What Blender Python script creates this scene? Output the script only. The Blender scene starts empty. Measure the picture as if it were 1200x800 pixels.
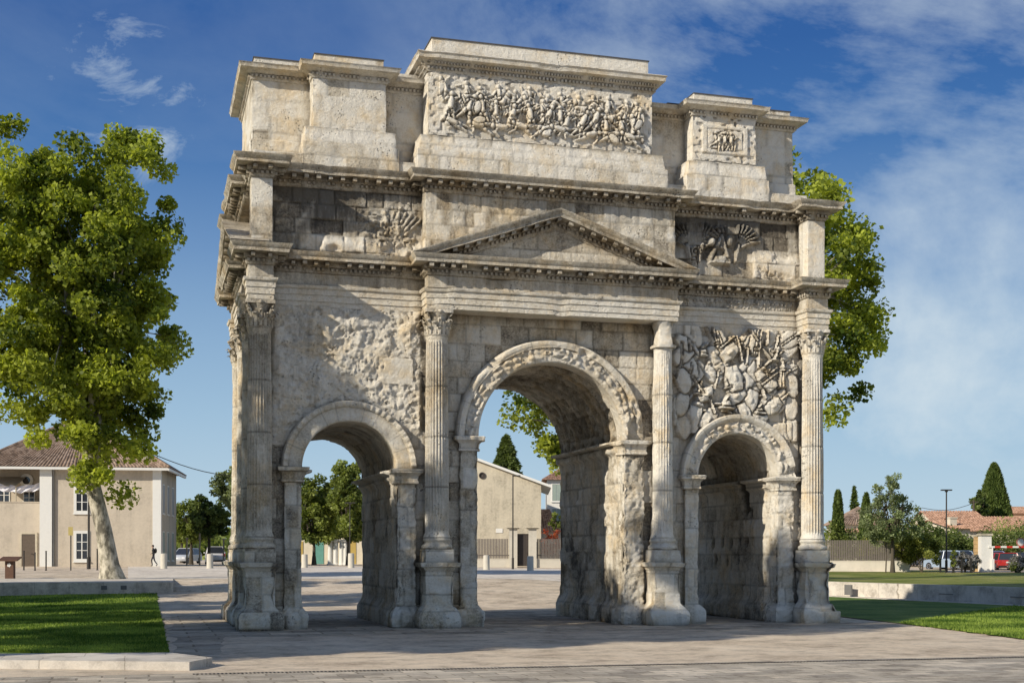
import bpy, math, random
import numpy as np
from mathutils import Vector, Matrix
R = math.radians
random.seed(7)
rng = np.random.default_rng(11)
scene = bpy.context.scene
COL = scene.collection

# ------------------------------------------------------------------ camera
F_PX, SX, HV = 1548.67, 11.8, 249.6
cam_d = bpy.data.cameras.new('camera'); cam = bpy.data.objects.new('camera', cam_d); COL.objects.link(cam)
cam.location = (-12.464, -40.606, 2.267)
cam.rotation_euler = (R(90), R(-0.07), R(-15.916))
cam_d.sensor_width = 36; cam_d.lens = F_PX/1200*36
cam_d.shift_x = -SX/1200; cam_d.shift_y = HV/1200
cam_d.clip_end = 6000; cam_d.clip_start = 0.1
scene.camera = cam
scene.view_settings.view_transform = 'Standard'; scene.view_settings.look = 'None'
scene.view_settings.exposure = 0
CX, CY, CZ = cam.location
YAW = R(15.916)
FW = (math.sin(YAW), math.cos(YAW)); RT = (math.cos(YAW), -math.sin(YAW))
def at(u, D):
    """plan position seen at photograph column u, D metres in front of the camera"""
    s = (u-600-SX)/F_PX*D
    return CX+FW[0]*D+RT[0]*s, CY+FW[1]*D+RT[1]*s
def hz(v, D):
    """height above the arch's ground of photograph row v at distance D"""
    return CZ+(400+HV-v)/F_PX*D
def depth(x, y): return (x-CX)*FW[0]+(y-CY)*FW[1]
def lateral(x, y): return (x-CX)*RT[0]+(y-CY)*RT[1]

# ------------------------------------------------------------------ noise
def _h(ix, iy, iz, s):
    n = (ix.astype(np.int64)*374761393+iy.astype(np.int64)*668265263+iz.astype(np.int64)*1274126177+s*974711) & 0xffffffff
    n = ((n ^ (n >> 13))*1274126177) & 0xffffffff
    n = ((n ^ (n >> 16))*2246822519) & 0xffffffff
    return ((n ^ (n >> 15)) & 0xffffff)/float(0xffffff)
def noise(x, y, z, s=0):
    x, y, z = np.broadcast_arrays(np.asarray(x, float), np.asarray(y, float), np.asarray(z, float))
    fx, fy, fz = np.floor(x), np.floor(y), np.floor(z)
    u, v, w = x-fx, y-fy, z-fz
    u = u*u*(3-2*u); v = v*v*(3-2*v); w = w*w*(3-2*w); r = 0
    for a in (0, 1):
        for b in (0, 1):
            for c in (0, 1):
                r = r+_h(fx+a, fy+b, fz+c, s)*(u if a else 1-u)*(v if b else 1-v)*(w if c else 1-w)
    return r
def fbm(x, y, z, sc, o=4, s=0, g=.5):
    r = 0; a = 1; t = 0
    for i in range(o):
        r = r+a*noise(np.asarray(x)*sc+i*7.3, np.asarray(y)*sc+i*3.1, np.asarray(z)*sc, s+i*17); t += a; a *= g; sc *= 2.03
    return r/t
def sstep(a, b, x):
    t = np.clip((x-a)/(b-a), 0, 1); return t*t*(3-2*t)
def blocks(u, z, s=0, ch=.56, bw=1.25):
    """irregular ashlar: random value of the block and distance to the nearest joint"""
    zz = z+.05*np.sin(z*2.1+s)
    row = np.floor(zz/ch)
    w = bw*(.7+.7*_h(row, row*0+3, row*0+1, s))
    off = _h(row, row*0+5, row*0+2, s)*7
    q = (u+off)/w; c = np.floor(q)
    # random split of each cell
    sp = .3+.4*_h(c, row, row*0, s+5); f = q-c
    left = f < sp
    idv = _h(c*2+left, row, row*0+9, s+9)
    dx = np.where(left, np.minimum(f, sp-f), np.minimum(f-sp, 1-f))*w
    fz = zz/ch-row
    d = np.minimum(dx, np.minimum(fz, 1-fz)*ch)
    return idv, d

# ------------------------------------------------------------------ materials
def nt(name):
    m = bpy.data.materials.new(name); m.use_nodes = True
    n = m.node_tree; b = n.nodes['Principled BSDF']; return m, n, b
def N(n, t, **k):
    x = n.nodes.new(t)
    for a, v in k.items():
        if a.startswith('_'): x.inputs[int(a[1:])].default_value = v
        else: setattr(x, a, v)
    return x
def ramp(n, pts, src=None, interp='LINEAR'):
    r = n.nodes.new('ShaderNodeValToRGB'); r.color_ramp.interpolation = interp
    e = r.color_ramp.elements
    while len(e) < len(pts): e.new(.5)
    for i, (p, c) in enumerate(pts):
        e[i].position = p; e[i].color = tuple(c)+(1,) if not isinstance(c, (int, float)) else (c, c, c, 1)
    if src is not None: n.links.new(src, r.inputs[0])
    return r
def mixc(n, a, b, f, blend='MIX'):
    m = n.nodes.new('ShaderNodeMix'); m.data_type = 'RGBA'; m.blend_type = blend
    for i, v in ((0, f), (6, a), (7, b)):
        if hasattr(v, 'is_output'): n.links.new(v, m.inputs[i])
        elif isinstance(v, (int, float)): m.inputs[i].default_value = v
        else: m.inputs[i].default_value = tuple(v)+(1,)
    return m.outputs[2]
def math_(n, op, a, b=0.0, clamp=False):
    m = n.nodes.new('ShaderNodeMath'); m.operation = op; m.use_clamp = clamp
    for i, v in ((0, a), (1, b)):
        if hasattr(v, 'is_output'): n.links.new(v, m.inputs[i])
        else: m.inputs[i].default_value = v
    return m.outputs[0]
def tex(n, kind, scale, vec=None, detail=6, rough=.6, **k):
    t = n.nodes.new('ShaderNodeTex'+kind)
    if 'Scale' in t.inputs: t.inputs['Scale'].default_value = scale
    if kind == 'Noise': t.inputs['Detail'].default_value = detail; t.inputs['Roughness'].default_value = rough
    for a, v in k.items():
        if hasattr(t, a): setattr(t, a, v)
        else: t.inputs[a].default_value = v
    if vec is not None: n.links.new(vec, t.inputs['Vector'])
    return t
def wpos(n): return n.nodes.new('ShaderNodeNewGeometry').outputs['Position']
def opos(n): return n.nodes.new('ShaderNodeTexCoord').outputs['Object']
def bump(n, b, h, dist, strength=1.0, prev=None):
    u = n.nodes.new('ShaderNodeBump'); u.inputs['Distance'].default_value = dist; u.inputs['Strength'].default_value = strength
    n.links.new(h, u.inputs['Height'])
    if prev is not None: n.links.new(prev, u.inputs['Normal'])
    if b is not None: n.links.new(u.outputs[0], b.inputs['Normal'])
    return u.outputs[0]
def plain(name, col, rough=.7, var=.25, sc=3.0, bmp=0.0, metal=0.0, spec=.3):
    m, n, b = nt(name); p = opos(n)
    t = tex(n, 'Noise', sc, p, 5)
    c = mixc(n, tuple(x*(1-var) for x in col), tuple(min(1, x*(1+var)) for x in col), t.outputs[0])
    n.links.new(c, b.inputs['Base Color']); b.inputs['Roughness'].default_value = rough; b.inputs['Metallic'].default_value = metal
    b.inputs['Specular IOR Level'].default_value = spec
    if bmp: bump(n, b, tex(n, 'Noise', sc*8, p, 6).outputs[0], bmp)
    return m
def stone_mat(name):
    m, n, b = nt(name); p = wpos(n)
    at_ = n.nodes.new('ShaderNodeAttribute'); at_.attribute_name = 'tone'
    sep = n.nodes.new('ShaderNodeSeparateColor'); n.links.new(at_.outputs[0], sep.inputs[0])
    tone, stain, joint = sep.outputs
    big = tex(n, 'Noise', .55, p, 6, .62).outputs[0]; mid = tex(n, 'Noise', 3.2, p, 8, .72).outputs[0]; fine = tex(n, 'Noise', 15, p, 7, .8).outputs[0]
    t = math_(n, 'ADD', math_(n, 'MULTIPLY', big, .40), math_(n, 'MULTIPLY', mid, .55))
    t = math_(n, 'ADD', t, math_(n, 'MULTIPLY', fine, .68))
    t = math_(n, 'ADD', t, math_(n, 'SUBTRACT', tone, .665))
    col = ramp(n, [(.20, (.07, .061, .05)), (.37, (.20, .175, .142)), (.5, (.49, .43, .335)), (.64, (.74, .67, .545)), (.82, (.87, .82, .72))], t)
    och = tex(n, 'Noise', .9, p, 5, .7).outputs[0]
    c = mixc(n, col.outputs[0], mixc(n, col.outputs[0], (1.0, .88, .70), 1.0, 'MULTIPLY'), ramp(n, [(.48, 0), (.68, 1)], och).outputs[0])
    # black lichen: attribute driven streaks
    sm = n.nodes.new('ShaderNodeMapping'); sm.inputs['Scale'].default_value = (1, 1, .25); n.links.new(p, sm.inputs['Vector'])
    st = tex(n, 'Noise', 2.4, sm.outputs[0], 8, .72).outputs[0]
    # rain streaks below the cornices
    sz_ = n.nodes.new('ShaderNodeSeparateXYZ'); n.links.new(p, sz_.inputs[0])
    zn = math_(n, 'MULTIPLY', sz_.outputs[2], .05)
    led = ramp(n, [(.0, .10), (.03, 0), (.49, .0), (.541, .17), (.545, .05), (.575, .0), (.60, 0), (.672, .20), (.676, .05), (.715, -.06), (.80, -.04), (.885, .10), (.89, -.1), (1, -.1)], zn).outputs[0]
    sm2 = n.nodes.new('ShaderNodeMapping'); sm2.inputs['Scale'].default_value = (1, 1, .09); n.links.new(p, sm2.inputs['Vector'])
    st2 = tex(n, 'Noise', 4.5, sm2.outputs[0], 6, .7).outputs[0]
    st = math_(n, 'ADD', math_(n, 'MULTIPLY', st, .6), math_(n, 'MULTIPLY', st2, .4))
    stain = math_(n, 'ADD', stain, led)
    sf = math_(n, 'ADD', math_(n, 'SUBTRACT', st, .59), stain)
    sf = ramp(n, [(.02, 0), (.38, .85)], sf).outputs[0]
    c = mixc(n, c, (.068, .060, .050), sf)
    # pits
    vo = tex(n, 'Voronoi', 11, p); pits = ramp(n, [(.12, 0), (.32, 1)], vo.outputs['Distance']).outputs[0]
    pm = ramp(n, [(.54, 0), (.66, 1)], tex(n, 'Noise', 1.1, p, 5).outputs[0]).outputs[0]
    pitf = math_(n, 'MULTIPLY', math_(n, 'SUBTRACT', 1.0, pits), pm)
    c = mixc(n, c, (.07, .057, .043), math_(n, 'MULTIPLY', pitf, .6))
    c = mixc(n, c, (.08, .068, .052), math_(n, 'MULTIPLY', joint, .5))
    # crevice grime together with occlusion shade, multiplied into the base colour
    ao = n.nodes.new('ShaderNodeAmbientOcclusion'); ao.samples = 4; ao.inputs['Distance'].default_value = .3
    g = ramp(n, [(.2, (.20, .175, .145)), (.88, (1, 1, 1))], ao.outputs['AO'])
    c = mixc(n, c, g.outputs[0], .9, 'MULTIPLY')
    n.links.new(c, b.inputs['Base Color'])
    b.inputs['Roughness'].default_value = .95; b.inputs['Specular IOR Level'].default_value = .1
    cr = tex(n, 'Voronoi', 5.5, p); crk = cr.outputs['Distance']
    hgt = math_(n, 'SUBTRACT', math_(n, 'ADD', mid, math_(n, 'MULTIPLY', fine, .5)), math_(n, 'MULTIPLY', pitf, .5))
    hgt = math_(n, 'ADD', hgt, math_(n, 'MULTIPLY', crk, .18))
    bump(n, b, hgt, .11, 1.0)
    return m
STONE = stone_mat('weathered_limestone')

# ------------------------------------------------------------------ object helpers
def tag(o, label=None, cat=None, group=None, kind=None):
    if label: o['label'] = label
    if cat: o['category'] = cat
    if group: o['group'] = group
    if kind: o['kind'] = kind
    return o
def empty(name, loc=(0, 0, 0), label=None, cat=None, group=None, rz=0):
    o = bpy.data.objects.new(name, None); COL.objects.link(o); o.location = loc; o.rotation_euler = (0, 0, rz)
    o.empty_display_size = .3
    return tag(o, label, cat, group)
def link(name, me, mat, parent=None, smooth=30):
    o = bpy.data.objects.new(name, me); COL.objects.link(o)
    for mm in (mat if isinstance(mat, (list, tuple)) else [mat]): me.materials.append(mm)
    if smooth:
        me.polygons.foreach_set('use_smooth', [True]*len(me.polygons))
        if smooth < 180: me.set_sharp_from_angle(angle=R(smooth))
    if parent is not None: o.parent = parent
    return o
def mesh_np(name, V, Fq):
    """V (n,3), Fq (m,4) quads -> mesh"""
    me = bpy.data.meshes.new(name); V = np.asarray(V, np.float32); Fq = np.asarray(Fq, np.int32)
    k = Fq.shape[1]
    me.vertices.add(len(V)); me.vertices.foreach_set('co', V.ravel())
    me.loops.add(Fq.size); me.loops.foreach_set('vertex_index', Fq.ravel())
    me.polygons.add(len(Fq)); me.polygons.foreach_set('loop_start', np.arange(0, Fq.size, k, dtype=np.int32))
    me.update(calc_edges=True); me.validate(); return me
def set_tone(me, rgb):
    a = me.color_attributes.new('tone', 'FLOAT_COLOR', 'POINT')
    c = np.ones((len(me.vertices), 4), np.float32); c[:, :3] = rgb; a.data.foreach_set('color', c.ravel())
def auto_tone(me, base=.5, stain=.0):
    n = len(me.vertices); V = np.empty(n*3, np.float32); me.vertices.foreach_get('co', V); V = V.reshape(-1, 3)
    t = base+.22*(fbm(V[:, 0], V[:, 1], V[:, 2], .9, 3, 5)-.5)
    s = stain+.25*(fbm(V[:, 0], V[:, 1], V[:, 2], .5, 3, 9)-.5)
    set_tone(me, np.stack([t, s, t*0], 1))
class MB:
    def __init__(s): s.v = []; s.f = []; s.m = []
    def add(s, vs, fs, mi=0):
        o = len(s.v); s.v += [tuple(p) for p in vs]; s.f += [tuple(i+o for i in f) for f in fs]; s.m += [mi]*len(fs)
    def box(s, x0, x1, y0, y1, z0, z1, mi=0):
        s.add([(x, y, z) for z in (z0, z1) for y in (y0, y1) for x in (x0, x1)],
              [(0, 2, 3, 1), (4, 5, 7, 6), (0, 1, 5, 4), (2, 6, 7, 3), (0, 4, 6, 2), (1, 3, 7, 5)], mi)
    def obox(s, c, t, n, w, d, h, mi=0):
        """box centred in tangent t (width w), from c outward d along n, z from c.z up h"""
        vs = []
        for k in (0, h):
            for j in (0, d):
                for i in (-w/2, w/2): vs.append((c[0]+t[0]*i+n[0]*j, c[1]+t[1]*i+n[1]*j, c[2]+k))
        s.add(vs, [(0, 2, 3, 1), (4, 5, 7, 6), (0, 1, 5, 4), (2, 6, 7, 3), (0, 4, 6, 2), (1, 3, 7, 5)], mi)
    def tube(s, pts, rad, n=8, mi=0, cap=True):
        pts = [Vector(p) for p in pts]; rad = [rad]*len(pts) if isinstance(rad, (int, float)) else rad
        o = len(s.v); up = None
        for i, p in enumerate(pts):
            d = (pts[min(i+1, len(pts)-1)]-pts[max(i-1, 0)]).normalized()
            if up is None: up = Vector((0, 0, 1)) if abs(d.z) < .9 else Vector((1, 0, 0))
            a = d.cross(up).normalized(); b = a.cross(d).normalized(); up = b
            for k in range(n):
                t = 2*math.pi*k/n; q = p+(a*math.cos(t)+b*math.sin(t))*rad[i]; s.v.append(tuple(q))
        for i in range(len(pts)-1):
            for k in range(n):
                s.f.append((o+i*n+k, o+i*n+(k+1) % n, o+(i+1)*n+(k+1) % n, o+(i+1)*n+k)); s.m.append(mi)
        if cap:
            s.f.append(tuple(o+k for k in range(n))[::-1]); s.m.append(mi)
            s.f.append(tuple(o+(len(pts)-1)*n+k for k in range(n))); s.m.append(mi)
    def lathe(s, prof, cx, cy, n=24, mi=0, z0=0, cap=True):
        o = len(s.v)
        for r, z in prof:
            for k in range(n):
                t = 2*math.pi*k/n; s.v.append((cx+r*math.cos(t), cy+r*math.sin(t), z0+z))
        for i in range(len(prof)-1):
            for k in range(n):
                s.f.append((o+i*n+k, o+i*n+(k+1) % n, o+(i+1)*n+(k+1) % n, o+(i+1)*n+k)); s.m.append(mi)
        if cap:
            s.f.append(tuple(o+k for k in range(n))[::-1]); s.m.append(mi)
            s.f.append(tuple(o+(len(prof)-1)*n+k for k in range(n))); s.m.append(mi)
    def prism(s, poly, axis, a, b, mi=0):
        """poly of 2-D points extruded along axis from a to b"""
        def p3(q, w):
            return {'x': (w, q[0], q[1]), 'y': (q[0], w, q[1]), 'z': (q[0], q[1], w)}[axis]
        n = len(poly); vs = [p3(q, a) for q in poly]+[p3(q, b) for q in poly]
        s.add(vs, [tuple(range(n))[::-1], tuple(range(n, 2*n))]+[(i, (i+1) % n, n+(i+1) % n, n+i) for i in range(n)], mi)
    def ellipsoid(s, c, r, n=12, mi=0):
        o = len(s.v); m = n//2
        for i in range(m+1):
            a = math.pi*i/m
            for k in range(n):
                t = 2*math.pi*k/n; s.v.append((c[0]+r[0]*math.sin(a)*math.cos(t), c[1]+r[1]*math.sin(a)*math.sin(t), c[2]-r[2]*math.cos(a)))
        for i in range(m):
            for k in range(n):
                s.f.append((o+i*n+k, o+i*n+(k+1) % n, o+(i+1)*n+(k+1) % n, o+(i+1)*n+k)); s.m.append(mi)
    def build(s, name, mat, parent=None, smooth=30, tone=None, stain=0, fix=True):
        me = bpy.data.meshes.new(name); me.from_pydata(s.v, [], s.f); me.update()
        if fix:
            import bmesh
            bm = bmesh.new(); bm.from_mesh(me); bmesh.ops.recalc_face_normals(bm, faces=bm.faces)
            bm.to_mesh(me); bm.free()
        o = link(name, me, mat, parent, smooth)
        if isinstance(mat, (list, tuple)): me.polygons.foreach_set('material_index', s.m)
        if tone is not None: auto_tone(me, tone, stain)
        return o
def copy_tree(o, parent=None):
    c = o.copy(); COL.objects.link(c); c.parent = parent
    for ch in list(o.children): copy_tree(ch, c)
    return c
# ================================================================== THE ARCH
ARCH = empty('triumphal_arch', (0, 0, 0), 'weathered pale limestone Roman triumphal arch with three arched passages and carved reliefs', 'arch')
DP = 6.7                                   # depth of the core, front face y=0
CXS = [-9.18, -3.76, 3.76, 9.18]; CYF = -.42

def sheet(name, P0, U, V, Nn, W, H, res, hf, cf, mask=None, smooth=50):
    nu, nv = int(W/res)+1, int(H/res)+1
    u, v = np.meshgrid(np.linspace(0, W, nu), np.linspace(0, H, nv))
    h = hf(u, v); P0, U, V, Nn = map(np.asarray, (P0, U, V, Nn))
    P = P0+u[..., None]*U+v[..., None]*V+h[..., None]*Nn
    rgb = np.stack([np.broadcast_to(c, u.shape) for c in cf(u, v, h)], -1)
    idx = np.arange(nu*nv).reshape(nv, nu)
    Fq = np.stack([idx[:-1, :-1], idx[:-1, 1:], idx[1:, 1:], idx[1:, :-1]], -1)
    if mask is not None:
        mu = .25*(u[:-1, :-1]+u[1:, 1:]+u[1:, :-1]+u[:-1, 1:]); mv = .25*(v[:-1, :-1]+v[1:, 1:]+v[1:, :-1]+v[:-1, 1:])
        Fq = Fq[~mask(mu, mv)]
    Fq = Fq.reshape(-1, 4)
    if np.dot(np.cross(U, V), Nn) < 0: Fq = Fq[:, ::-1]
    used = np.unique(Fq); rm = -np.ones(nu*nv, int); rm[used] = np.arange(len(used))
    me = mesh_np(name, P.reshape(-1, 3)[used], rm[Fq]); set_tone(me, rgb.reshape(-1, 3)[used])
    return link(name, me, STONE, ARCH, smooth)

def bfield(u, z, seed, ch=.56, bw=1.25, jd=.022, rnd=.02, am=.012):
    """ashlar height field + tone + joint"""
    idv, d = blocks(u, z, seed, ch, bw)
    wj = .012+.02*noise(u*1.3, z*1.3, 0, seed+3)
    j = 1-sstep(wj*.4, wj*1.7, d)
    jn = j*(.35+.65*noise(u*.9, z*.9, 2, seed+1))
    h = rnd*(idv-.5)*2-jd*jn+am*(fbm(u, z, 0, 3, 5, seed, .65)-.5)*2.6
    h -= .03*sstep(.62, .8, fbm(u, z, 3, 1.1, 4, seed+8))*(1-sstep(0, .12, d))
    return h, idv, jn

def rprism(name, x0, x1, y0, y1, prof, ds=.07, dz=.07, rc=.03, amp=.012, ch=.55, bw=1.1, seed=0, tone=.5, stain=0, parent=None, er=1.0, jd=.015, ext=None, smooth=40, top=True):
    """dense rounded rectangular prism of masonry with a moulded vertical profile"""
    cx, cy, hx, hy = (x0+x1)/2, (y0+y1)/2, (x1-x0)/2, (y1-y0)/2
    rc = min(rc, hx*.9, hy*.9)
    ring = []
    for sx, sy, a0 in ((1, -1, -90), (1, 1, 0), (-1, 1, 90), (-1, -1, 180)):
        for k in range(4):
            a = R(a0+30*k); ring.append((sx*(hx-rc)+rc*math.cos(a), sy*(hy-rc)+rc*math.sin(a), math.cos(a), math.sin(a), 1))
        # side following
        ln, dr = {-90: (2*(hy-rc), (0, 1)), 0: (2*(hx-rc), (-1, 0)), 90: (2*(hy-rc), (0, -1)), 180: (2*(hx-rc), (1, 0))}[a0]
        n = max(1, int(ln/ds)); lx, ly, nx, ny, _ = ring[-1]
        for k in range(1, n): ring.append((lx+dr[0]*ln*k/n, ly+dr[1]*ln*k/n, nx, ny, max(0, 1-min(k, n-k)*ds/.12)))
    ring = np.array(ring)
    zs = []; of = []
    for (za, oa), (zb, ob) in zip(prof[:-1], prof[1:]):
        n = max(1, int(math.ceil(max(abs(zb-za), abs(ob-oa))/dz)))
        for k in range(n): zs.append(za+(zb-za)*k/n); of.append(oa+(ob-oa)*k/n)
    zs.append(prof[-1][0]); of.append(prof[-1][1]); zs = np.array(zs); of = np.array(of)
    X = cx+ring[None, :, 0]*((hx+of)/hx)[:, None]; Y = cy+ring[None, :, 1]*((hy+of)/hy)[:, None]; Z = np.repeat(zs[:, None], len(ring), 1)
    nx, ny = ring[None, :, 2], ring[None, :, 3]
    uu = np.where(np.abs(ny) > .7, X, Y+50)
    idv, d = blocks(uu, Z, seed, ch, bw)
    j = (1-sstep(.006, .03, d))*(.3+.7*noise(uu, Z, 0, seed+2))
    n1 = fbm(X, Y, Z, 2.2, 5, seed); n2 = fbm(X, Y, Z, .9, 3, seed+4)
    h = amp*(n1-.5)*2.4+amp*.8*(idv-.5)-jd*j-er*.045*ring[None, :, 4]*sstep(.42, .8, fbm(X, Y, Z, 1.6, 4, seed+6))
    h -= er*amp*3*sstep(.58, .8, n2)
    if ext is not None: h = h+ext(X, Y, Z, nx, ny)
    X = X+nx*h; Y = Y+ny*h; Z = Z+ (h*.3)
    Z[0] = zs[0]; Z[-1] = zs[-1]
    nr, nz = len(ring), len(zs)
    V = np.stack([X, Y, Z], -1).reshape(-1, 3); idx = np.arange(nr*nz).reshape(nz, nr); nxt = np.roll(idx, -1, 1)
    Fq = np.stack([idx[:-1], nxt[:-1], nxt[1:], idx[1:]], -1).reshape(-1, 4)
    me = bpy.data.meshes.new(name)
    T = np.stack([tone+.36*(idv-.5)+.25*(n2-.5), stain+.3*(n1-.5)+0*Z, j], -1).reshape(-1, 3)
    me = mesh_np(name, V, Fq)
    set_tone(me, T)
    if top:
        import bmesh
        bm = bmesh.new(); bm.from_mesh(me); bm.verts.ensure_lookup_table()
        bm.faces.new([bm.verts[i] for i in idx[-1]]); bm.faces.new([bm.verts[i] for i in idx[0][::-1]])
        bm.to_mesh(me); bm.free()
    return link(name, me, STONE, parent or ARCH, smooth)

def sweep(name, path, prof, parent=None, ds=.14, amp=.012, tone=.5, stain=0, seed=0, caps=True, extra=None, smooth=35):
    """profile (offset, z) swept round a closed right-angled plan; extra = list of (kind, offset, z, w, d, h, spacing)"""
    n = len(path); P = np.array(path, float); T = np.roll(P, -1, 0)-P; L = np.hypot(T[:, 0], T[:, 1]); T = T/L[:, None]
    Nn = np.stack([T[:, 1], -T[:, 0]], 1); Np = np.roll(Nn, 1, 0)
    M = (Nn+Np)/(1+(Nn*Np).sum(1))[:, None]
    cnt = np.maximum(1, np.ceil(L/ds).astype(int))
    rows = []
    for off, z in prof:
        C = P+M*off; C2 = np.roll(C, -1, 0)
        r = np.concatenate([C[i]+(C2[i]-C[i])*(np.arange(cnt[i])/cnt[i])[:, None] for i in range(n)])
        rows.append(np.c_[r, np.full(len(r), z)])
    nrm = np.concatenate([np.repeat(Nn[i][None], cnt[i], 0) for i in range(n)])
    V = np.array(rows); nr = V.shape[1]; nz = V.shape[0]
    dsp = amp*(fbm(V[..., 0], V[..., 1], V[..., 2], 3, 4, seed)-.5)*2-amp*3.5*sstep(.6, .8, fbm(V[..., 0], V[..., 1], V[..., 2], 1.0, 3, seed+3))
    # joints between blocks
    V[..., 0] += nrm[None, :, 0]*dsp; V[..., 1] += nrm[None, :, 1]*dsp; V[..., 2] += dsp*.5
    idx = np.arange(nr*nz).reshape(nz, nr); nx = np.roll(idx, -1, 1)
    Fq = np.stack([idx[:-1], nx[:-1], nx[1:], idx[1:]], -1).reshape(-1, 4)
    me = mesh_np(name, V.reshape(-1, 3), Fq)
    import bmesh
    bm = bmesh.new(); bm.from_mesh(me); bm.verts.ensure_lookup_table()
    if caps:
        bm.faces.new([bm.verts[i] for i in idx[-1]]); bm.faces.new([bm.verts[i] for i in idx[0][::-1]])
    rr = random.Random(seed+1)
    for (off, z, w, d, h, sp, keep) in (extra or []):
        C = P+M*off; C2 = np.roll(C, -1, 0)
        for i in range(n):
            l = np.hypot(*(C2[i]-C[i])); k = max(1, int(l/sp))
            for q in range(k):
                if rr.random() > keep: continue
                c = C[i]+(C2[i]-C[i])*((q+.5)/k); t = T[i]; m = Nn[i]; j = rr.uniform(.82, 1.05)
                vs = []
                for kz in (0, h*j):
                    for jd in (-.03, d*j):
                        for iw in (-w/2*j, w/2*j): vs.append(bm.verts.new((c[0]+t[0]*iw+m[0]*jd, c[1]+t[1]*iw+m[1]*jd, z+kz)))
                for f in ((0, 2, 3, 1), (4, 5, 7, 6), (0, 1, 5, 4), (2, 6, 7, 3), (0, 4, 6, 2), (1, 3, 7, 5)):
                    bm.faces.new([vs[a] for a in f][::-1])
    bm.to_mesh(me); bm.free(); auto_tone(me, tone, stain)
    return link(name, me, STONE, parent or ARCH, smooth)

# ------------------------------------------------------------------ relief carving canvas
class Relief:
    def __init__(s, x0, x1, z0, z1, res=.025):
        s.x0, s.z0, s.res = x0, z0, res
        s.xs = np.arange(x0, x1+res, res); s.zs = np.arange(z0, z1+res, res); s.H = np.zeros((len(s.zs), len(s.xs)))
    def win(s, xa, xb, za, zb):
        i0 = max(0, int((xa-s.x0)/s.res)); i1 = min(len(s.xs), int((xb-s.x0)/s.res)+2)
        j0 = max(0, int((za-s.z0)/s.res)); j1 = min(len(s.zs), int((zb-s.z0)/s.res)+2)
        if i1 <= i0 or j1 <= j0: return None
        X, Z = np.meshgrid(s.xs[i0:i1], s.zs[j0:j1]); return (slice(j0, j1), slice(i0, i1)), X, Z
    g = .035; over = True
    def put(s, sl, val, out):
        """val inside the shape (0 outside), out = distance outside the outline"""
        H = s.H[sl]
        if s.over:
            rim = (out > 0) & (out < s.g); H = np.where(rim, H*(.35+.4*out/s.g), H)
            H = np.where(val > 0, np.maximum(val, .25*H), H)
        else: H = np.maximum(H, val)
        s.H[sl] = H
    def cap(s, x, z, x2, z2, r1, r2, h=None, lift=0):
        m = max(r1, r2); g = m+s.g; w = s.win(min(x, x2)-g, max(x, x2)+g, min(z, z2)-g, max(z, z2)+g)
        if w is None: return
        sl, X, Z = w; dx, dz = x2-x, z2-z; L = dx*dx+dz*dz+1e-9
        t = np.clip(((X-x)*dx+(Z-z)*dz)/L, 0, 1); d = np.hypot(X-x-t*dx, Z-z-t*dz); r = r1+(r2-r1)*t
        q = np.clip(1-(d/r)**2, 0, 1); s.put(sl, np.where(q > 0, lift+(h or 1.3*m)*q**.5, 0), d-r)
    def ell(s, x, z, a, b, ang, h, lift=0, flat=0.0, rim=0):
        m = max(a, b)+s.g; w = s.win(x-m, x+m, z-m, z+m)
        if w is None: return
        sl, X, Z = w; c, n = math.cos(ang), math.sin(ang)
        p = ((X-x)*c+(Z-z)*n)/a; q = (-(X-x)*n+(Z-z)*c)/b; d = np.sqrt(p*p+q*q)
        v = lift+h*np.clip((1-d**2), 0, 1)**(.5 if not flat else .5*(1-flat))
        if rim: v = v+rim*((d > .82) & (d < 1))+rim*1.6*(d < .16)
        s.put(sl, np.where(d < 1, v, 0), (d-1)*min(a, b))
    def poly(s, pts, h, lift=0, bev=.04, ridge=False):
        xs = [p[0] for p in pts]; zs = [p[1] for p in pts]; g = s.g; w = s.win(min(xs)-g, max(xs)+g, min(zs)-g, max(zs)+g)
        if w is None: return
        sl, X, Z = w; d = np.full(X.shape, 9.0); n = len(pts)
        ar = sum(pts[i][0]*pts[(i+1) % n][1]-pts[(i+1) % n][0]*pts[i][1] for i in range(n)); sg = 1 if ar > 0 else -1
        for i in range(n):
            x1, z1 = pts[i]; x2, z2 = pts[(i+1) % n]; L = math.hypot(x2-x1, z2-z1)+1e-9
            d = np.minimum(d, sg*((x2-x1)*(Z-z1)-(z2-z1)*(X-x1))/L)
        v = lift+h*np.clip(d/bev, 0, 1)**.5*(1+(.8*np.clip(d/.2, 0, 1) if ridge else 0))
        s.put(sl, np.where(d > 0, v, 0), -d)
    def at(s, x, z):
        i = np.clip((x-s.x0)/s.res, 0, len(s.xs)-1.001); j = np.clip((z-s.z0)/s.res, 0, len(s.zs)-1.001)
        i0 = i.astype(int); j0 = j.astype(int); fi, fj = i-i0, j-j0; H = s.H
        v = H[j0, i0]*(1-fi)*(1-fj)+H[j0, i0+1]*fi*(1-fj)+H[j0+1, i0]*(1-fi)*fj+H[j0+1, i0+1]*fi*fj
        out = (x < s.x0) | (x > s.xs[-1]) | (z < s.z0) | (z > s.zs[-1]); return np.where(out, 0, v)

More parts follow.
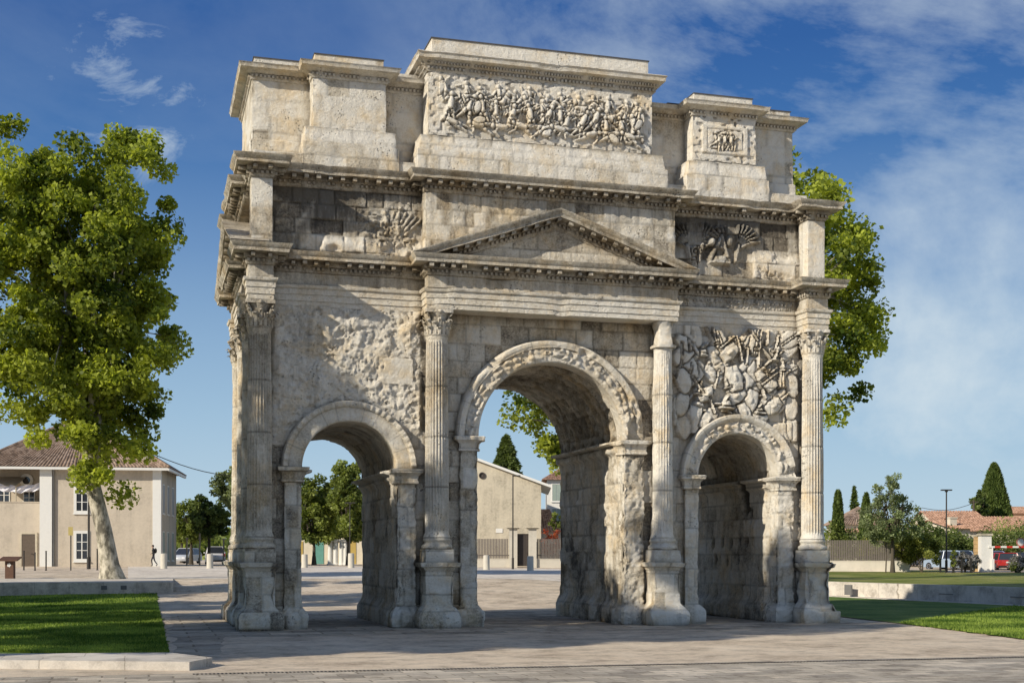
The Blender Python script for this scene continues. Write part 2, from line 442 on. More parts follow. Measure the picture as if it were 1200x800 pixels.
def soldier(rl, x, z, s, rr, lift=0, lying=False, face=1):
    a = rr.uniform(-.45, .45)*face if not lying else rr.choice((-1, 1))*rr.uniform(1.2, 1.6)
    ca, sa = math.cos(a), math.sin(a)
    def P(dx, dz): return x+s*(dx*ca+dz*sa), z+s*(-dx*sa+dz*ca)
    def L(p, q, r1, r2, l=0): rl.cap(*P(*p), *P(*q), r1*s, r2*s, lift=lift+l)
    st = rr.uniform(.1, .35)
    for sg in (-1, 1):
        k = (sg*st*.6, -.3); L((sg*.06, 0), k, .09, .07); L(k, (sg*st+rr.uniform(-.1, .1), -.58), .055, .038)
    L((0, 0), (0, .34), .10, .135, .02)
    for sg in (-1, 1):
        e = (sg*rr.uniform(.2, .33), .28+rr.uniform(-.15, .22)); L((sg*.15, .38), e, .06, .05, .03)
        h = (e[0]+rr.uniform(-.05, .25)*sg, e[1]+rr.uniform(-.2, .25)); L(e, h, .045, .04, .03)
    hx, hzz = P(0, .56); rl.ell(hx, hzz, .095*s, .11*s, 0, .12*s, lift+.05*s)
    if rr.random() < .3:
        cxx, czz = P(.2*face, .15); rl.ell(cxx, czz, .15*s, .26*s, a+rr.uniform(-.6, .6), .05*s, lift+.1*s, .3)
def horse(rl, x, z, s, f, rr, lift=0):
    def P(dx, dz): return x+s*dx*f, z+s*dz
    def L(p, q, r1, r2): rl.cap(*P(*p), *P(*q), r1*s, r2*s, lift=lift)
    t = rr.uniform(0, .25)
    L((-.35, 0), (.3, t), .2, .19); L((.32, t), (.55, .38+t), .16, .09); L((.55, .38+t), (.78, .25+t), .085, .05)
    L((.3, t-.05), (.52, t-.3), .07, .05); L((.52, t-.3), (.42, t-.5), .045, .035)
    L((.25, t-.05), (.62, t-.12), .07, .05); L((.62, t-.12), (.66, t-.35), .045, .035)
    for q in (-.3, -.42):
        L((q, -.08), (q-.12, -.34), .09, .055); L((q-.12, -.34), (q+.02, -.6), .05, .035)
    L((-.5, .08), (-.72, -.2), .05, .03)

# ------------------------------------------------------------------ relief layouts
AC, RC, ZC = .08, 2.44, 5.97              # centre passage: axis, radius, springing
AL, RL_, ZL = -6.42, 1.46, 4.9            # left passage
AR, RR_, ZR = 6.60, 1.44, 4.88            # right passage
trophy = Relief(4.0, 8.95, 4.9, 9.85, .025); tr = random.Random(5)
for i in range(26):                       # spears, standards, trumpets
    x = tr.uniform(4.3, 8.6); z = tr.uniform(7.4, 9.4); a = tr.uniform(-.9, .9); l = tr.uniform(.7, 1.5)
    trophy.cap(x-l*math.sin(a)/2, z-l*math.cos(a)/2, x+l*math.sin(a)/2, z+l*math.cos(a)/2, .03, .055, .07, .02)
    if tr.random() < .4: trophy.ell(x+l*math.sin(a)/2, z+l*math.cos(a)/2, .13, .09, a, .13, .02)
for i in range(74):
    x = tr.uniform(4.3, 8.65); z = tr.uniform(6.2, 9.6)
    if math.hypot(x-AR, z-ZR) < RR_+.55: continue
    k = tr.random(); a = tr.uniform(-1.1, 1.1); s = tr.uniform(.8, 1.25)*(1.1 if i < 40 else .9); lf = .02+.20*(i/74)*tr.uniform(.6, 1)
    if k < .55:                            # hexagonal and oval shields
        pts = [(x+s*(px*math.cos(a)-pz*math.sin(a)), z+s*(px*math.sin(a)+pz*math.cos(a))) for px, pz in ((-.2, -.42), (.2, -.42), (.3, 0), (.2, .42), (-.2, .42), (-.3, 0))]
        trophy.poly(pts, .05, lf, .03, tr.random() < .5); trophy.over = False; trophy.ell(x, z, .06, .12, a, .03, lf+.10); trophy.over = True
    elif k < .74: trophy.ell(x, z, .22*s, .42*s, a, .07, lf, .85); trophy.cap(x-.36*s*math.sin(-a), z-.36*s*math.cos(a), x+.36*s*math.sin(-a), z+.36*s*math.cos(a), .025, .025, .03, lf+.07)
    elif k < .85:                         # helmets
        trophy.ell(x, z, .15*s, .14*s, a, .16, lf); trophy.cap(x-.2*s, z-.1*s, x+.24*s, z-.12*s, .05, .04, .16, lf); trophy.cap(x-.03, z+.15*s, x+.1, z+.3*s, .045, .025, .1, lf)
    elif k < .92:                         # draped cloaks
        for q in range(5): trophy.cap(x+(q-2)*.07, z+.35*s, x+(q-2)*.11, z-.4*s, .045, .05, .09, lf+.02*(q % 2))
    else:
        trophy.cap(x-.4*s*math.cos(a), z-.4*s*math.sin(a), x+.3*s*math.cos(a), z+.3*s*math.sin(a), .05, .05, .09, lf+.03)
        trophy.cap(x+.2*math.cos(a)-.12*math.sin(a), z+.2*math.sin(a)+.12*math.cos(a), x+.2*math.cos(a)+.12*math.sin(a), z+.2*math.sin(a)-.12*math.cos(a), .04, .04, .09, lf+.03)
for i in range(30):
    x = tr.uniform(4.4, 8.6); z = tr.uniform(6.9, 9.5)
    if math.hypot(x-AR, z-ZR) < RR_+.8: continue
    a = tr.uniform(-1.0, 1.0); l = tr.uniform(.35, .9); trophy.cap(x, z, x+l*math.sin(a), z+l*math.cos(a), .035, .022, .05, tr.uniform(.16, .24))
    if i % 3 == 0: trophy.cap(x-.1*math.cos(a), z+.1*math.sin(a), x+.1*math.cos(a), z-.1*math.sin(a), .03, .03, .06, .2)
for sx in (0, 1):                         # shields flanking the passage
    for q in range(3):
        x = (4.62, 8.58)[sx]+tr.uniform(-.08, .08); z = 6.5+q*.75
        trophy.ell(x, z, .25, .42, tr.uniform(-.3, .3), .07, .05+.03*q, .85)

def wall_h(u, v):
    x = u-9.15; z = v
    hb, idv, j = bfield(x, z, 21, .56, 1.2)
    # left bay: carving almost wholly eroded away
    ml = sstep(-8.9, -8.6, x)*(1-sstep(-4.25, -4.12, x))*sstep(6.0, 6.9, z+.25*np.abs(x-AL))
    n = fbm(x, z, 0, 1.1, 5, 31); rg = 1-np.abs(fbm(x, z, 4, 1.9, 5, 33)-.5)*4
    cel = fbm(x, z, 12, 3.2, 4, 44, .6); lump = .09*sstep(.42, .66, n)+.05*np.clip(rg, 0, 1)*n+.16*(fbm(x, z, 9, 5.5, 4, 37, .7)-.5)+.07*sstep(.48, .54, cel)-.06*sstep(.56, .62, fbm(x, z, 15, 4.2, 3, 47))
    up = sstep(8.0, 9.3, z)*.08
    hl = (lump+up*sstep(.4, .6, n))*(.8+.2*sstep(-8.2, -6.4, x+.35*(z-7.5)))
    smooth_patch = (x > -5.35) & (x < -4.45) & (z > 7.55) & (z < 8.35)
    hl = np.where(smooth_patch, .10+.02*(fbm(x, z, 1, 5, 3, 3)-.5), hl)
    mt = sstep(4.1, 4.3, x)*(1-sstep(8.75, 8.9, x))
    ht = trophy.at(x, z)
    ht = ht*1.0*(.8+.4*fbm(x, z, 0, 2.2, 4, 51))+.02*(fbm(x, z, 0, 7, 4, 52)-.5)*(ht > 0.01)
    # ragged scars in the centre bay
    sc = sstep(.56, .7, fbm(x, z, 5, .9, 4, 61))*(np.abs(x) < 3.4)
    strip = (1-sstep(.12, .3, np.abs(x+3.1)))*sstep(3, 5, z)*(1-sstep(8.3, 8.8, z))
    hc = -.05*sc+strip*.12*(fbm(x, z, 2, 2.5, 4, 66)-.35)
    h = hb*(1-ml*.6)+ml*hl*.62+mt*ht+hc
    wall_h.c = (idv, j, ml, mt, ht, sc, hl)
    return h
def wall_c(u, v, h):
    idv, j, ml, mt, ht, sc, hl = wall_h.c; x = u-9.15; z = v
    t = .50+.34*(idv-.5)*(1-ml)+.1*ml+.12*sc+.16*mt*sstep(0, .05, ht)+.16*sstep(4, 6, x)-.05*(1-sstep(4.1, 4.3, x))*(1-ml)
    st = .02+.12*(1-sstep(-7.6, -6.2, x+.8*(fbm(x, z, 0, .8, 3, 4)-.5)))*sstep(5, 8, z)+.20*sstep(8.9, 9.8, z)*(np.abs(x) < 3.5)+.12*(1-sstep(0, 2.5, z))
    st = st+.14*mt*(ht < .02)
    return t, st-.1*sstep(4.5, 6, x), j*(1-ml)*(1-.6*mt)
def amask(x, z, c, r, zs): return ((np.abs(x-c) < r) & (z < zs)) | (np.hypot(x-c, z-zs) < r)
def wall_mask(u, v):
    x = u-9.15; return amask(x, v, AC, RC+.3, ZC) | amask(x, v, AL, RL_+.22, ZL) | amask(x, v, AR, RR_+.22, ZR)
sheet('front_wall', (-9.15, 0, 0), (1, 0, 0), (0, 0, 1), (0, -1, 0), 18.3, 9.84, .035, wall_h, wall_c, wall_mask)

# end walls and rear wall
def simple_wall(seed, tone=.5, stain=0.0, ch=.56):
    st = {}
    def hf(u, v):
        h, i, j = bfield(u, v, seed, ch); st['i'], st['j'] = i, j; return h
    return hf, (lambda u, v, h: (tone+.34*(st['i']-.5), stain+.05*st['i'], st['j']))
hf, cf = simple_wall(71)
sheet('end_wall', (-9.1, DP, 0), (0, -1, 0), (0, 0, 1), (-1, 0, 0), DP, 9.84, .07, hf, cf)
hf, cf = simple_wall(72)
sheet('end_wall', (9.1, 0, 0), (0, 1, 0), (0, 0, 1), (1, 0, 0), DP, 9.84, .1, hf, cf)
hf, cf = simple_wall(73)
def rear_mask(u, v):
    x = 9.1-u; return amask(x, v, AC, RC, ZC) | amask(x, v, AL, RL_, ZL) | amask(x, v, AR, RR_, ZR)
sheet('rear_wall', (9.1, DP, 0), (-1, 0, 0), (0, 0, 1), (0, 1, 0), 18.2, 9.84, .05, hf, cf, rear_mask)

# passages: jambs + vault as one lining each
def passage(name, c, r, zs, seed, coffer=False, wild=0.0):
    ymax = DP+.03; arc = math.pi*r; tot = 2*zs+arc; res = .06
    nu = int(tot/res)+1; nv = int((ymax+.05)/res)+1
    s, y = np.meshgrid(np.linspace(0, tot, nu), np.linspace(.05, ymax, nv))
    # s: up the left jamb, over the vault, down the right jamb
    th = np.clip((s-zs)/r, 0, math.pi)
    x = c-r*np.cos(th); z = np.where(s < zs, s, np.where(s > zs+arc, tot-s, zs+r*np.sin(th)))
    nx = np.cos(th); nz = -np.sin(th); vault = (s > zs) & (s < zs+arc)
    hb, idv, j = bfield(y+s*0, np.where(vault, s*.7, z), seed, .58, 1.3, .03, .025, .03)
    h = hb+(~vault)*wild*(-.10*sstep(.5, .6, fbm(x+4, y, z, 1.1, 5, seed+2, .6))*(.4+idv)+.05*(fbm(x, y, z, 5, 4, seed+4, .65)-.5))
    fe = sstep(.38, .6, y); h = h*fe; base = .17*(1-sstep(.45, .85, z)); imp = (~vault)*(.22*sstep(zs-.14, zs-.1, z)+.1*(z > zs-.32)+.05*(z > zs-.42))
    ends = 1-sstep(.35, .5, np.minimum(y+.05, ymax-y)); h = h*1.0+(base+imp)*sstep(.3, .42, y)-.03*(y < .3)
    if coffer:
        a = s/.62; b = y/.54; row = np.floor(b); q = a+.5*(row % 2); fx = np.abs((q-np.floor(q))-.5); fz = np.abs(b-row-.5)
        hexd = np.maximum(fx*1.0+fz*.45, fz)
        cof = -.09*(1-sstep(.34, .44, hexd))+.05*np.clip(1-np.hypot(fx, fz)/.16, 0, 1)
        h = h+np.where(vault & (np.minimum(y, ymax-y) > .55), cof, 0)
    hole = 0*h
    if c > 3:
        rj = s > zs+arc
        for (hy, hzz, ra, rb) in ((2.3, 2.75, .13, .2), (2.9, 2.75, .12, .2), (3.6, 2.7, .13, .2), (4.3, 2.75, .13, .2), (5.1, 2.7, .13, .2), (3.0, 2.1, .14, .17), (3.9, 2.05, .12, .2), (4.9, 2.1, .12, .2), (2.0, 3.75, .16, .2), (2.4, 4.35, .34, .75)):
            d_ = np.hypot((y-hy)/ra, (z-hzz)/rb); hole = np.maximum(hole, rj*(1-sstep(.8, 1.1, d_)))
        h = h-.2*hole
    X = x+nx*h; Z = z+nz*h
    idx = np.arange(nu*nv).reshape(nv, nu)
    Fq = np.stack([idx[:-1, :-1], idx[1:, :-1], idx[1:, 1:], idx[:-1, 1:]], -1).reshape(-1, 4)
    me = mesh_np(name, np.stack([X, y, Z], -1).reshape(-1, 3), Fq)
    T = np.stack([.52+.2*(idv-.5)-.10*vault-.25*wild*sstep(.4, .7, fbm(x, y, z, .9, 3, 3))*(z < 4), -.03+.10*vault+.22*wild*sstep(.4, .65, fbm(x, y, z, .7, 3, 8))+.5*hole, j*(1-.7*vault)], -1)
    set_tone(me, T.reshape(-1, 3)); return link(name, me, STONE, ARCH, 60)
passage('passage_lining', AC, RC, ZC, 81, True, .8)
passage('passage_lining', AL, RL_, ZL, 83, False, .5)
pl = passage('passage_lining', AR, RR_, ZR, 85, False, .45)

# archivolts
def archivolt(name, c, r, zs, prof, seed, garland, ruin=0.0):
    pr = []
    for (a, b), (a2, b2) in zip(prof[:-1], prof[1:]):
        n = max(1, int(math.ceil(math.hypot(a2-a, b2-b)/.035)))
        for k in range(n): pr.append((a+(a2-a)*k/n, b+(b2-b)*k/n))
    pr.append(prof[-1]); pr = np.array(pr); nt_ = int(math.pi*(r+.4)/.035)
    th, k = np.meshgrid(np.linspace(0, math.pi, nt_), np.arange(len(pr))); ro = pr[k, 0]; d = pr[k, 1]; rad = r+ro
    xx = c-rad*np.cos(th); zz = zs+rad*np.sin(th); arc = th*(r+.3)
    m = prof[-1][0]; band = sstep(.05, .12, ro)*(1-sstep(m-.3, m-.24, ro))*(d > .03)
    if garland:
        g = fbm(arc, ro, 0, 6.5, 3, seed); lum = np.abs(np.sin(arc*9+6*fbm(arc, ro, 0, 3, 2, seed+1)))*np.abs(np.sin(ro*16+arc*3))
        d = d+band*(.10*lum*sstep(.3, .5, g)+.05*(g-.5))
    else:
        d = d+(ro > m-.2)*(d > .03)*.03*(np.sin(arc*34) > .1)+.015*(fbm(arc, ro, 0, 4, 3, seed)-.5)
    brk = sstep(.52, .68, fbm(arc, ro, 3, .8, 4, seed+5))*ruin*(1+sstep(1.6, 2.0, th))
    d = d*(1-np.clip(.75*brk, 0, .85))+.045*ruin*(fbm(arc, ro, 1, 3.5, 4, seed+7)-.5)*(d > .03)
    vs = np.stack([xx, -d, zz], -1).reshape(-1, 3); nk = len(pr); idx = np.arange(nk*nt_).reshape(nk, nt_)
    Fq = np.stack([idx[:-1, :-1], idx[:-1, 1:], idx[1:, 1:], idx[1:, :-1]], -1).reshape(-1, 4)
    me = mesh_np(name, vs, Fq); f = fbm(xx, zz, 0, 1.2, 3, seed)
    vb = 1-sstep(.0, .02, np.abs(((th/math.pi*13) % 1)-.5)/13*math.pi*r)
    set_tone(me, np.stack([.56+.2*(f-.5)+.1*(c > 3), .02+.1*(1-f)-.1*(c > 3), vb*.7*(d > .03)], -1).reshape(-1, 3))
    return link(name, me, STONE, ARCH, 50)
archivolt('archivolt', AC, RC, ZC, [(-.0, -.5), (0, .16), (.04, .2), (.46, .2), (.48, .26), (.58, .3), (.66, .3), (.72, .2), (.74, -.02)], 91, True, .8)
archivolt('archivolt', AL, RL_, ZL, [(0, -.5), (0, .13), (.04, .16), (.42, .16), (.44, .2), (.5, .25), (.58, .27), (.62, .18), (.63, -.02)], 92, False, .3)
archivolt('archivolt', AR, RR_, ZR, [(0, -.5), (0, .14), (.04, .17), (.38, .17), (.42, .22), (.5, .28), (.6, .30), (.64, .2), (.65, -.02)], 93, True, .5)

# jamb pilasters with imposts
def jamb(x0, x1, zs, seed, ruin, tone=.5):
    def ext(X, Y, Z, nx, ny):
        return -ruin*.05*sstep(.5, .62, fbm(X, Y, Z, 1.6, 4, seed+20))*(Z > .8)+(.03+ruin*.09)*(fbm(X, Y, Z, 7, 4, seed+21, .65)-.5)-ruin*.035*sstep(.55, .6, noise(X*9, Y*9, Z*9, seed+22))
    p = rprism('jamb_pilaster', x0, x1, -.15, .45, [(0, .2), (.42, .2), (.5, .16), (.62, .04), (.68, 0), (zs-.44, 0)], .05, .05, .03, .014, .62, .9, seed, tone, .0, ext=ext)
    q = rprism('impost', x0-.02, x1+.02, -.17, .45, [(zs-.45, .0), (zs-.42, .05), (zs-.36, .05), (zs-.34, .02), (zs-.2, .04), (zs-.12, .12), (zs-.1, .17), (zs+.0, .19), (zs+.02, .15)], .04, .03, .02, .02, .6, .7, seed+3, tone+.04, .0, parent=p)
    return p
jamb(AC-RC-.6, AC-RC-.0, ZC, 101, .5); jamb(AC+RC, AC+RC+.72, ZC, 102, .9, .56)
jamb(AL-RL_-.55, AL-RL_, ZL, 103, .35); jamb(AL+RL_, AL+RL_+.62, ZL, 104, .8, .52)
jamb(AR-RR_-.5, AR-RR_, ZR, 105, .2, .58); jamb(AR+RR_, AR+RR_+.62, ZR, 106, .7, .64)

# ------------------------------------------------------------------ columns
def shaft_mesh(name, z0, z1, r0, r1, seed, ruin, tone):
    nth, nz = 168, 130
    th, z = np.meshgrid(np.arange(nth)/nth*2*math.pi, np.linspace(z0, z1, nz)); t = (z-z0)/(z1-z0)
    r = r0+(r1-r0)*t**1.6; r = r+.05*(1-sstep(0, .025, t))+.035*sstep(.975, .99, t)
    f = (th/(2*math.pi)*24) % 1; fl = np.sqrt(np.clip(1-((f-.5)/.40)**2, 0, 1))
    fl = fl*sstep(.02, .04, t)*(1-sstep(.95, .97, t))
    X0 = np.cos(th); Y0 = np.sin(th)
    er = sstep(.62-.5*ruin, .80-.3*ruin, fbm(X0, Y0*.8, z, .9, 4, seed)); er = np.clip(er, 0, 1)
    if seed == 3: er = np.maximum(er, sstep(7.2, 8.3, z)*.9)
    d = -.042*fl*(1-.8*er)-.04*er*ruin*1.6+.05*(er*ruin+.12)*(fbm(X0, Y0, z, 4, 4, seed+3)-.5)
    zj = (z-z0)/1.55; j = (1-sstep(.004, .02, np.abs(zj-np.round(zj))*1.55))*(np.round(zj) > 0)
    d = d-.015*j; r = r+d
    X = r*np.cos(th); Y = r*np.sin(th); idx = np.arange(nth*nz).reshape(nz, nth); nx = np.roll(idx, -1, 1)
    Fq = np.stack([idx[:-1], nx[:-1], nx[1:], idx[1:]], -1).reshape(-1, 4)
    me = mesh_np(name, np.stack([X, Y, z], -1).reshape(-1, 3), Fq)
    n = fbm(X, Y, z, .8, 3, seed+5)
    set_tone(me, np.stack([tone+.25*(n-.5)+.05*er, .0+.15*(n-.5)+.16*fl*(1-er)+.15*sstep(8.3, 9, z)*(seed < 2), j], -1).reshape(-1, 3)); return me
def capital(parent, x, y, seed, tone, stain):
    b = MB(); z0, z1 = 9.06, 9.82; rr = random.Random(seed)
    b.lathe([(.35, z0-.06), (.385, z0-.03), (.35, z0), (.33, z0+.05), (.335, z0+.35), (.38, z0+.55), (.43, z0+.64)], x, y, 28)
    for lay, (n, hh, w, ph) in enumerate(((8, .28, .22, 0), (8, .48, .2, .5), (8, .6, .14, 0))):
        for k in range(n):
            a = (k+ph)/n*2*math.pi; h = hh*rr.uniform(.9, 1.05); o = len(b.v); m = 6
            for i in range(m+1):
                t = i/m; zz = z0+h*(t if t < .85 else .85-(t-.85)*.7); r = .345+.02*lay+.05*t+.17*max(0, t-.55)**1.2*2
                ww = w*(.75+.4*math.sin(math.pi*min(1, t*1.1)))*(1 if t < .9 else .6)
                for q in (-1, -.5, 0, .5, 1):
                    aa = a+q*ww/.36/2*.9; r2 = r-.03*abs(q)+(.02 if abs(q) == .5 else 0)+rr.uniform(-.006, .006)
                    b.v.append((x+r2*math.cos(aa), y+r2*math.sin(aa), zz-(.02 if abs(q) == .5 else 0)))
            for i in range(m):
                for q in range(4): b.f.append((o+i*5+q, o+i*5+q+1, o+(i+1)*5+q+1, o+(i+1)*5+q)); b.m.append(0)
    for k in range(4):
        a = R(45+90*k); pts = []
        for i in range(14):
            t = i/13; ang = t*2.4*math.pi; rad = .09*(1-t*.75)
            rr2 = .47+rad*math.cos(ang)-.02; pts.append((x+rr2*math.cos(a), y+rr2*math.sin(a), z1-.16+rad*math.sin(ang)))
        b.tube(pts, .026, 6); b.tube([(x+.36*math.cos(a), y+.36*math.sin(a), z0+.3), (x+.42*math.cos(a), y+.42*math.sin(a), z0+.52), pts[0]], .03, 6)
        a = R(90*k); b.ellipsoid((x+.44*math.cos(a), y+.44*math.sin(a), z1-.07), (.07, .07, .06), 8)
    n = 40; pl = []
    for k in range(n):
        a = 2*math.pi*k/n+R(45); q = abs(math.cos(2*(a-R(45)))); pl.append((x+(.43+.17*q**6)*math.cos(a), y+(.43+.17*q**6)*math.sin(a)))
    b.prism(pl, 'z', z1-.11, z1-.004)
    return b.build('capital', STONE, parent, 40, tone, stain)
def pedestal(x, y, seed, tone, side=False, ruin=0.0):
    h = .46
    def ext(X, Y, Z, nx, ny):
        e = -ruin*.2*sstep(.45, .7, fbm(X, Y, Z, .9, 4, seed+30))*(Z > .4)
        return e+(.02+.03*ruin)*(fbm(X, Y, Z, 3, 4, seed+31)-.5)
    p = rprism('pedestal', x-h, x+h, y-h, y+h, [(0, .22), (.36, .23), (.5, .19), (.62, .08), (.68, .02), (.74, 0), (1.76, 0), (1.8, .04), (1.86, .07), (1.9, .16), (2.02, .2), (2.03, .1)], .045, .045, .03, .016, .55, 1.4, seed, tone, .02, ext=ext, er=1+ruin)
    return p
for i, (x, tn, ru, ped) in enumerate(((CXS[0], .46, .15, .1), (CXS[1], .52, .10, .1), (CXS[2], .62, .75, .15), (CXS[3], .74, .3, .8))):
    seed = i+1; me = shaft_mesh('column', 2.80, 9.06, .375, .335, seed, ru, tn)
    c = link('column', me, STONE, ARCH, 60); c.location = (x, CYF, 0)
    if i == 2: tag(c, 'battered column with worn flutes and broken capital')
    if i != 2:
        cp = capital(c, 0, 0, seed, tn, .12 if i < 2 else -.05)
    else:
        cp = rprism('capital', -.3, .3, -.3, .3, [(8.98, .08), (9.06, .1), (9.08, .0), (9.3, -.02), (9.55, .0), (9.81, .08)], .04, .04, .2, .05, 2, 2, 55, .56, -.02, parent=c, er=2)
    b = MB(); b.lathe([(.40, 2.84), (.385, 2.80), (.42, 2.77), (.435, 2.73), (.42, 2.69), (.40, 2.67), (.395, 2.63), (.42, 2.59), (.46, 2.57), (.485, 2.52), (.48, 2.46), (.45, 2.43)][::-1], 0, 0, 48)
    b.build('base', STONE, c, 50, tn, -.02)
    er = (1, 1, 1.4, 3)[i]
    pl_ = rprism('plinth', -.46, .46, -.46, .46, [(2.03, 0), (2.43, 0)], .045, .045, .03, .014*er, .8, 3, seed+40, tn, .02, parent=c, er=er)
    pedestal(x, CYF, seed+60, (.42, .45, .55, .72)[i], ruin=ped)
side_cols = [(-9.18, 2.2), (-9.18, 4.5), (-9.18, DP+.42)]
sm = shaft_mesh('column', 2.80, 9.06, .375, .335, 9, .35, .48)
for i, (x, y) in enumerate(side_cols):
    c = link('column', sm, [], ARCH, 0)
    if i == 0:
        sm.materials.append(STONE)
        cp = capital(c, 0, 0, 21, .46, .12)
        b = MB(); b.lathe([(.45, 2.43), (.485, 2.48), (.46, 2.57), (.395, 2.63), (.435, 2.73), (.40, 2.84)], 0, 0, 40); bs = b.build('base', STONE, c, 50, .48, .02)
        pl_ = rprism('plinth', -.46, .46, -.46, .46, [(2.03, 0), (2.43, 0)], .07, .07, .03, .014, .8, 3, 47, .48, .02, parent=c)
    else:
        for s0 in (cp, bs, pl_):
            q = s0.copy(); COL.objects.link(q); q.parent = c
    c.location = (x, y, 0); pedestal(x, y, 130+i, .46, ruin=.2)
# wall base course behind the pedestals
for (xa, xb) in ((-8.75, AL-RL_-.55), (AL+RL_+.6, -4.2), (-3.3, AC-RC-.6), (AC+RC+.72, 3.32), (4.2, AR-RR_-.5), (AR+RR_+.62, 8.74)):
    if xb-xa > .15: rprism('base_course', xa, xb, -.1, .3, [(0, .1), (.45, .1), (.66, .0), (.7, 0)], .07, .06, .03, .02, .6, 1, int(xa*7) % 97, .46, .0)
rprism('base_course', -9.12, -9.0, .1, DP-.1, [(0, .28), (.45, .26), (.66, .05), (.7, 0)], .08, .06, .03, .02, .6, 1, 5, .46, .0)

# ------------------------------------------------------------------ entablatures
def plan(f, e, s, sx, cl, fc):
    """front/back relief f (y), corner ressaut inner x e, outer x s, end wall x sx, centre ressaut half width cl, its projection fc"""
    fr = [(-s, -f), (-e, -f), (-e, 0), (-cl, 0), (-cl, -fc), (cl, -fc), (cl, 0), (e, 0), (e, -f), (s, -f)]
    rt = [(s, -.04), (sx, -.04), (sx, 1.8), (s, 1.8), (s, 4.9), (sx, 4.9), (sx, DP+.04), (s, DP+.04)]
    bk = [(-x, DP-y) for x, y in fr]; lf = [(-x, DP-y) for x, y in rt]
    return fr+rt+bk+lf
PL1 = plan(.80, 8.80, 9.56, 9.1, 4.14, .80)
sweep('architrave', PL1, [(-.02, 9.82), (.0, 9.83), (0, 9.98), (.025, 9.99), (.025, 10.18), (.05, 10.19), (.05, 10.36), (.09, 10.38), (.12, 10.44), (.12, 10.47), (.0, 10.48)], tone=.56, stain=-.02, seed=2, amp=.02, ds=.1)
sweep('frieze', PL1, [(0, 10.475), (-.01, 10.6), (-.01, 10.86)], tone=.5, stain=.04, seed=3, amp=.025, ds=.1)
sweep('lower_cornice', PL1, [(-.01, 10.84), (.03, 10.86), (.06, 10.92), (.06, 11.02), (.12, 11.04), (.13, 11.16), (.30, 11.17), (.44, 11.175), (.44, 11.27), (.46, 11.29), (.50, 11.36), (.53, 11.42), (.50, 11.425), (.2, 11.44)],
      tone=.44, stain=.14, seed=4, amp=.012, ds=.1, extra=[(.06, 10.925, .075, .07, .09, .14, .88), (.12, 11.05, .13, .27, .10, .34, .9)])
PL2 = plan(.74, 8.82, 9.46, 9.05, 4.17, .55)
sweep('upper_cornice', PL2, [(-.01, 13.44), (.03, 13.47), (.05, 13.54), (.06, 13.64), (.12, 13.66), (.13, 13.78), (.3, 13.79), (.44, 13.795), (.44, 13.88), (.47, 13.91), (.53, 13.99), (.55, 14.03), (.5, 14.04), (.2, 14.05)],
      tone=.44, stain=.15, seed=5, amp=.014, ds=.1, extra=[(.05, 13.55, .08, .08, .085, .145, .86), (.12, 13.67, .13, .26, .10, .35, .85)])

# figures on the frieze, right hand bay
fr = Relief(4.2, 8.75, 10.48, 10.85, .02); rr = random.Random(8)
for i in range(26): soldier(fr, 4.35+i*.168+rr.uniform(-.05, .05), 10.67, .3, rr, .01, rr.random() < .2)
def fz_h(u, v): return .012+fr.at(u+4.2, v+10.48)*1.1+.01*(fbm(u, v, 0, 5, 3)-.5)
sheet('frieze_relief', (4.2, 0, 10.49), (1, 0, 0), (0, 0, 1), (0, -1, 0), 4.5, .35, .025, fz_h, lambda u, v, h: (.55+h*1.5, .05+0*u, 0*u))

# pediments (front, and the left end)
def rake(name, half, ztop, zend, place, seed, base_off, back, apexoff=0):
    prof = [(0, .60), (0, .55), (.04, .53), (.06, .47), (.06, .38), (.12, .36), (.13, .27), (.3, .26), (.44, .255), (.44, .16), (.47, .13), (.53, .03), (.53, 0), (.3, 0), (back, 0)]
    b = MB(); ns = 60; rows = []
    for i in range(2*ns+1):
        s = (i/ns-1)*half; top = ztop-(ztop-zend)*abs(s)/half; row = []
        for off, d in prof:
            e = .010*(noise(s*3, off*9, d*9, seed)-.5)*2
            row.append(place(s, base_off+off+e, max(top-d+e, zend-.035)))
        rows.append(row)
    m = len(prof); o = len(b.v)
    for r in rows: b.v += r
    for i in range(2*ns):
        for k in range(m-1): b.f.append((o+i*m+k, o+(i+1)*m+k, o+(i+1)*m+k+1, o+i*m+k+1)); b.m.append(0)
    rr = random.Random(seed)
    for spc, off, d, w, dd, h in ((.145, .06, .47, .08, .07, .09), (.36, .12, .36, .13, .27, .095)):
        n = int(2*half/spc)
        for i in range(n):
            s = -half+(i+.5)*2*half/n; top = ztop-(ztop-zend)*abs(s)/half
            if top-d < zend+.02 or rr.random() < .1: continue
            vs = []; sl = (ztop-zend)/half*(-1 if s > 0 else 1)
            for kz in (0, h):
                for jd in (-.03, dd):
                    for iw in (-w/2, w/2): vs.append(place(s+iw, base_off+off+jd, top-d+kz+iw*sl))
            b.add(vs, [(0, 2, 3, 1), (4, 5, 7, 6), (0, 1, 5, 4), (2, 6, 7, 3), (0, 4, 6, 2), (1, 3, 7, 5)])
    return b.build(name, STONE, ARCH, 35, .43, .16)
rake('raking_cornice', 4.66, 13.08, 11.45, lambda s, o, z: (s, -o, z), 3, .80, -.26)
rake('raking_cornice', 4.66, 13.08, 11.45, lambda s, o, z: (-o, s+DP/2, z), 4, 9.56, -.6)
def tymp_h(u, v):
    h, i, j = bfield(u, v, 44, .45, 1.1); tymp_h.c = (i, j); return h
sheet('tympanum', (-4.2, -.80, 11.42), (1, 0, 0), (0, 0, 1), (0, -1, 0), 8.4, 1.4, .05, tymp_h,
      lambda u, v, h: (.48+.2*(tymp_h.c[0]-.5), .10+0*u, tymp_h.c[1]), lambda u, v: v > 1.42*(1-np.abs(u-4.2)/4.2)-.0)

